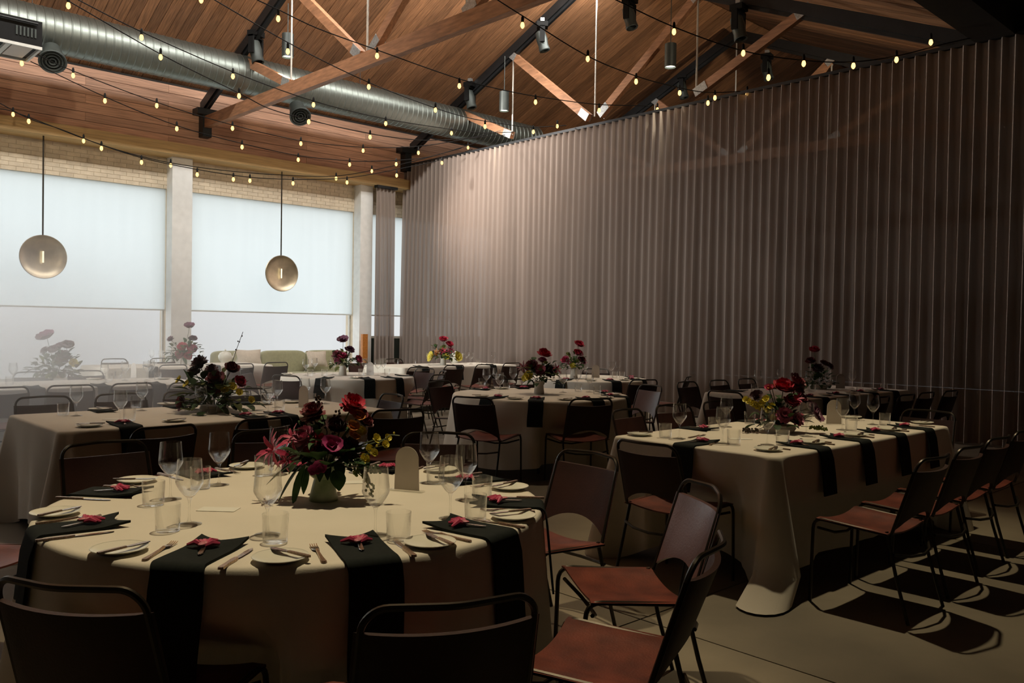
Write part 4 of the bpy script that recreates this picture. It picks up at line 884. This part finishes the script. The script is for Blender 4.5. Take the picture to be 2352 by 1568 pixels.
arrangement(vz(492, 945), 'low', [('ball', 'burg', 0.075, -0.14, 0.06, 0.37, -0.2), ('ball', 'burg', 0.065, -0.17, 0.04, 0.30, -0.3), ('ball', 'burg', 0.055, -0.03, 0.02, 0.32, 0), ('rose', 'deep', 0.07, 0.02, -0.04, 0.25, 0), ('ball', 'deep', 0.07, 0.03, -0.06, 0.20, 0), ('rose', 'deep', 0.06, 0.13, 0.0, 0.33, 0.2), ('rose', 'rose', 0.05, 0.20, -0.02, 0.23, 0.3), ('rose', 'deep', 0.06, -0.20, -0.10, 0.07, -0.3), ('flat', 'yellow', 0.035, -0.27, 0.0, 0.24, -0.3), ('flat', 'yellow', 0.035, -0.20, -0.02, 0.21, -0.2),
    ('flat', 'yellow', 0.035, 0.11, -0.10, 0.18, 0.1), ('flat', 'yellow', 0.035, 0.17, -0.10, 0.20, 0.2), ('flat', 'yellow', 0.03, 0.22, -0.10, 0.16, 0.3), ('flat', 'yellow', 0.03, 0.30, -0.06, 0.10, 0.4)],
    (80, 0.36, 0.038, 'mix'), 'broad dark burgundy and green flowers on the left long table', 14,
    sprigs=[([(0.05, 0, 0.08), (0.10, 0.0, 0.28), (0.16, 0.02, 0.48), (0.21, 0.02, 0.62)], 'twig', ('twig', 6, 0.006))])
arrangement(vz(130, 868), 'low', [('flat', 'plum', 0.11, -0.12, 0.0, 0.48, -0.1), ('rose', 'plum', 0.08, 0.13, 0.0, 0.38, 0.1), ('rose', 'plum', 0.08, -0.02, 0.0, 0.33, 0), ('ball', 'burg', 0.06, -0.14, 0.0, 0.33, -0.2), ('flat', 'plum', 0.06, 0.05, 0, 0.38, 0), ('ball', 'burg', 0.09, 0.10, -0.04, 0.26, 0.1), ('flat', 'yellow', 0.06, 0.22, -0.05, 0.18, 0.3)],
    (70, 0.36, 0.045, 'mix'), 'hazy dark flowers with one tall poppy, far left', 15)
arrangement(vz(787, 862), 'pot', [('flat', 'plum', 0.085, 0.0, 0.0, 0.47, 0), ('rose', 'plum', 0.07, 0.09, 0.0, 0.34, 0.2), ('rose', 'rose', 0.075, 0.0, -0.05, 0.25, 0), ('ball', 'deep', 0.08, -0.07, -0.02, 0.28, -0.2), ('ball', 'mauve', 0.06, -0.05, -0.06, 0.20, -0.1), ('rose', 'rose', 0.06, 0.21, -0.02, 0.22, 0.4)],
    (36, 0.24, 0.034, 'mix'), 'pink and dark flowers in pot near the sofa', 16)
arrangement((9.55, 11.95), 'pot', [('rose', 'red', 0.09, 0.0, 0.0, 0.44, 0), ('rose', 'red', 0.08, 0.10, 0.0, 0.36, 0.2), ('spike', 'red', 0.08, 0.0, -0.05, 0.24, 0), ('spike', 'rose', 0.08, 0.13, -0.02, 0.26, 0.2), ('spike', 'orange', 0.07, -0.12, -0.02, 0.22, -0.2), ('flat', 'yellow', 0.10, -0.20, -0.03, 0.14, -0.3), ('flat', 'yellow', 0.10, 0.25, -0.03, 0.15, 0.3), ('flat', 'yellow', 0.07, 0.05, -0.1, 0.15, 0)],
    (50, 0.32, 0.04, 'mix'), 'bright red and yellow flowers at the far curtain corner', 17)
arrangement((5.6, 13.8), 'pot', [('flat', 'plum', 0.09, 0.09, 0.0, 0.62, 0), ('rose', 'plum', 0.07, 0.15, 0.0, 0.42, 0), ('ball', 'plum', 0.06, -0.22, 0.0, 0.42, 0), ('rose', 'red', 0.09, 0.0, -0.05, 0.28, 0), ('rose', 'pink', 0.09, -0.02, -0.07, 0.16, 0), ('rose', 'rose', 0.09, 0.14, -0.05, 0.25, 0), ('rose', 'red', 0.07, 0.1, -0.08, 0.14, 0)],
    (60, 0.36, 0.04, 'mix'), 'washed-out pink and red flowers below the far windows', 18)

# ------------------------------------------------------------------ labels for repeats: counted from the left in the photograph
for (what, where), L in REG.items():
    L.sort(key=lambda q: q[0])
    for i, (x, o) in enumerate(L):
        o['label'] = what+' '+where if len(L) == 1 else '%s, %s from left %s' % (what, ORD[i] if i < 16 else str(i+1)+'th', where)
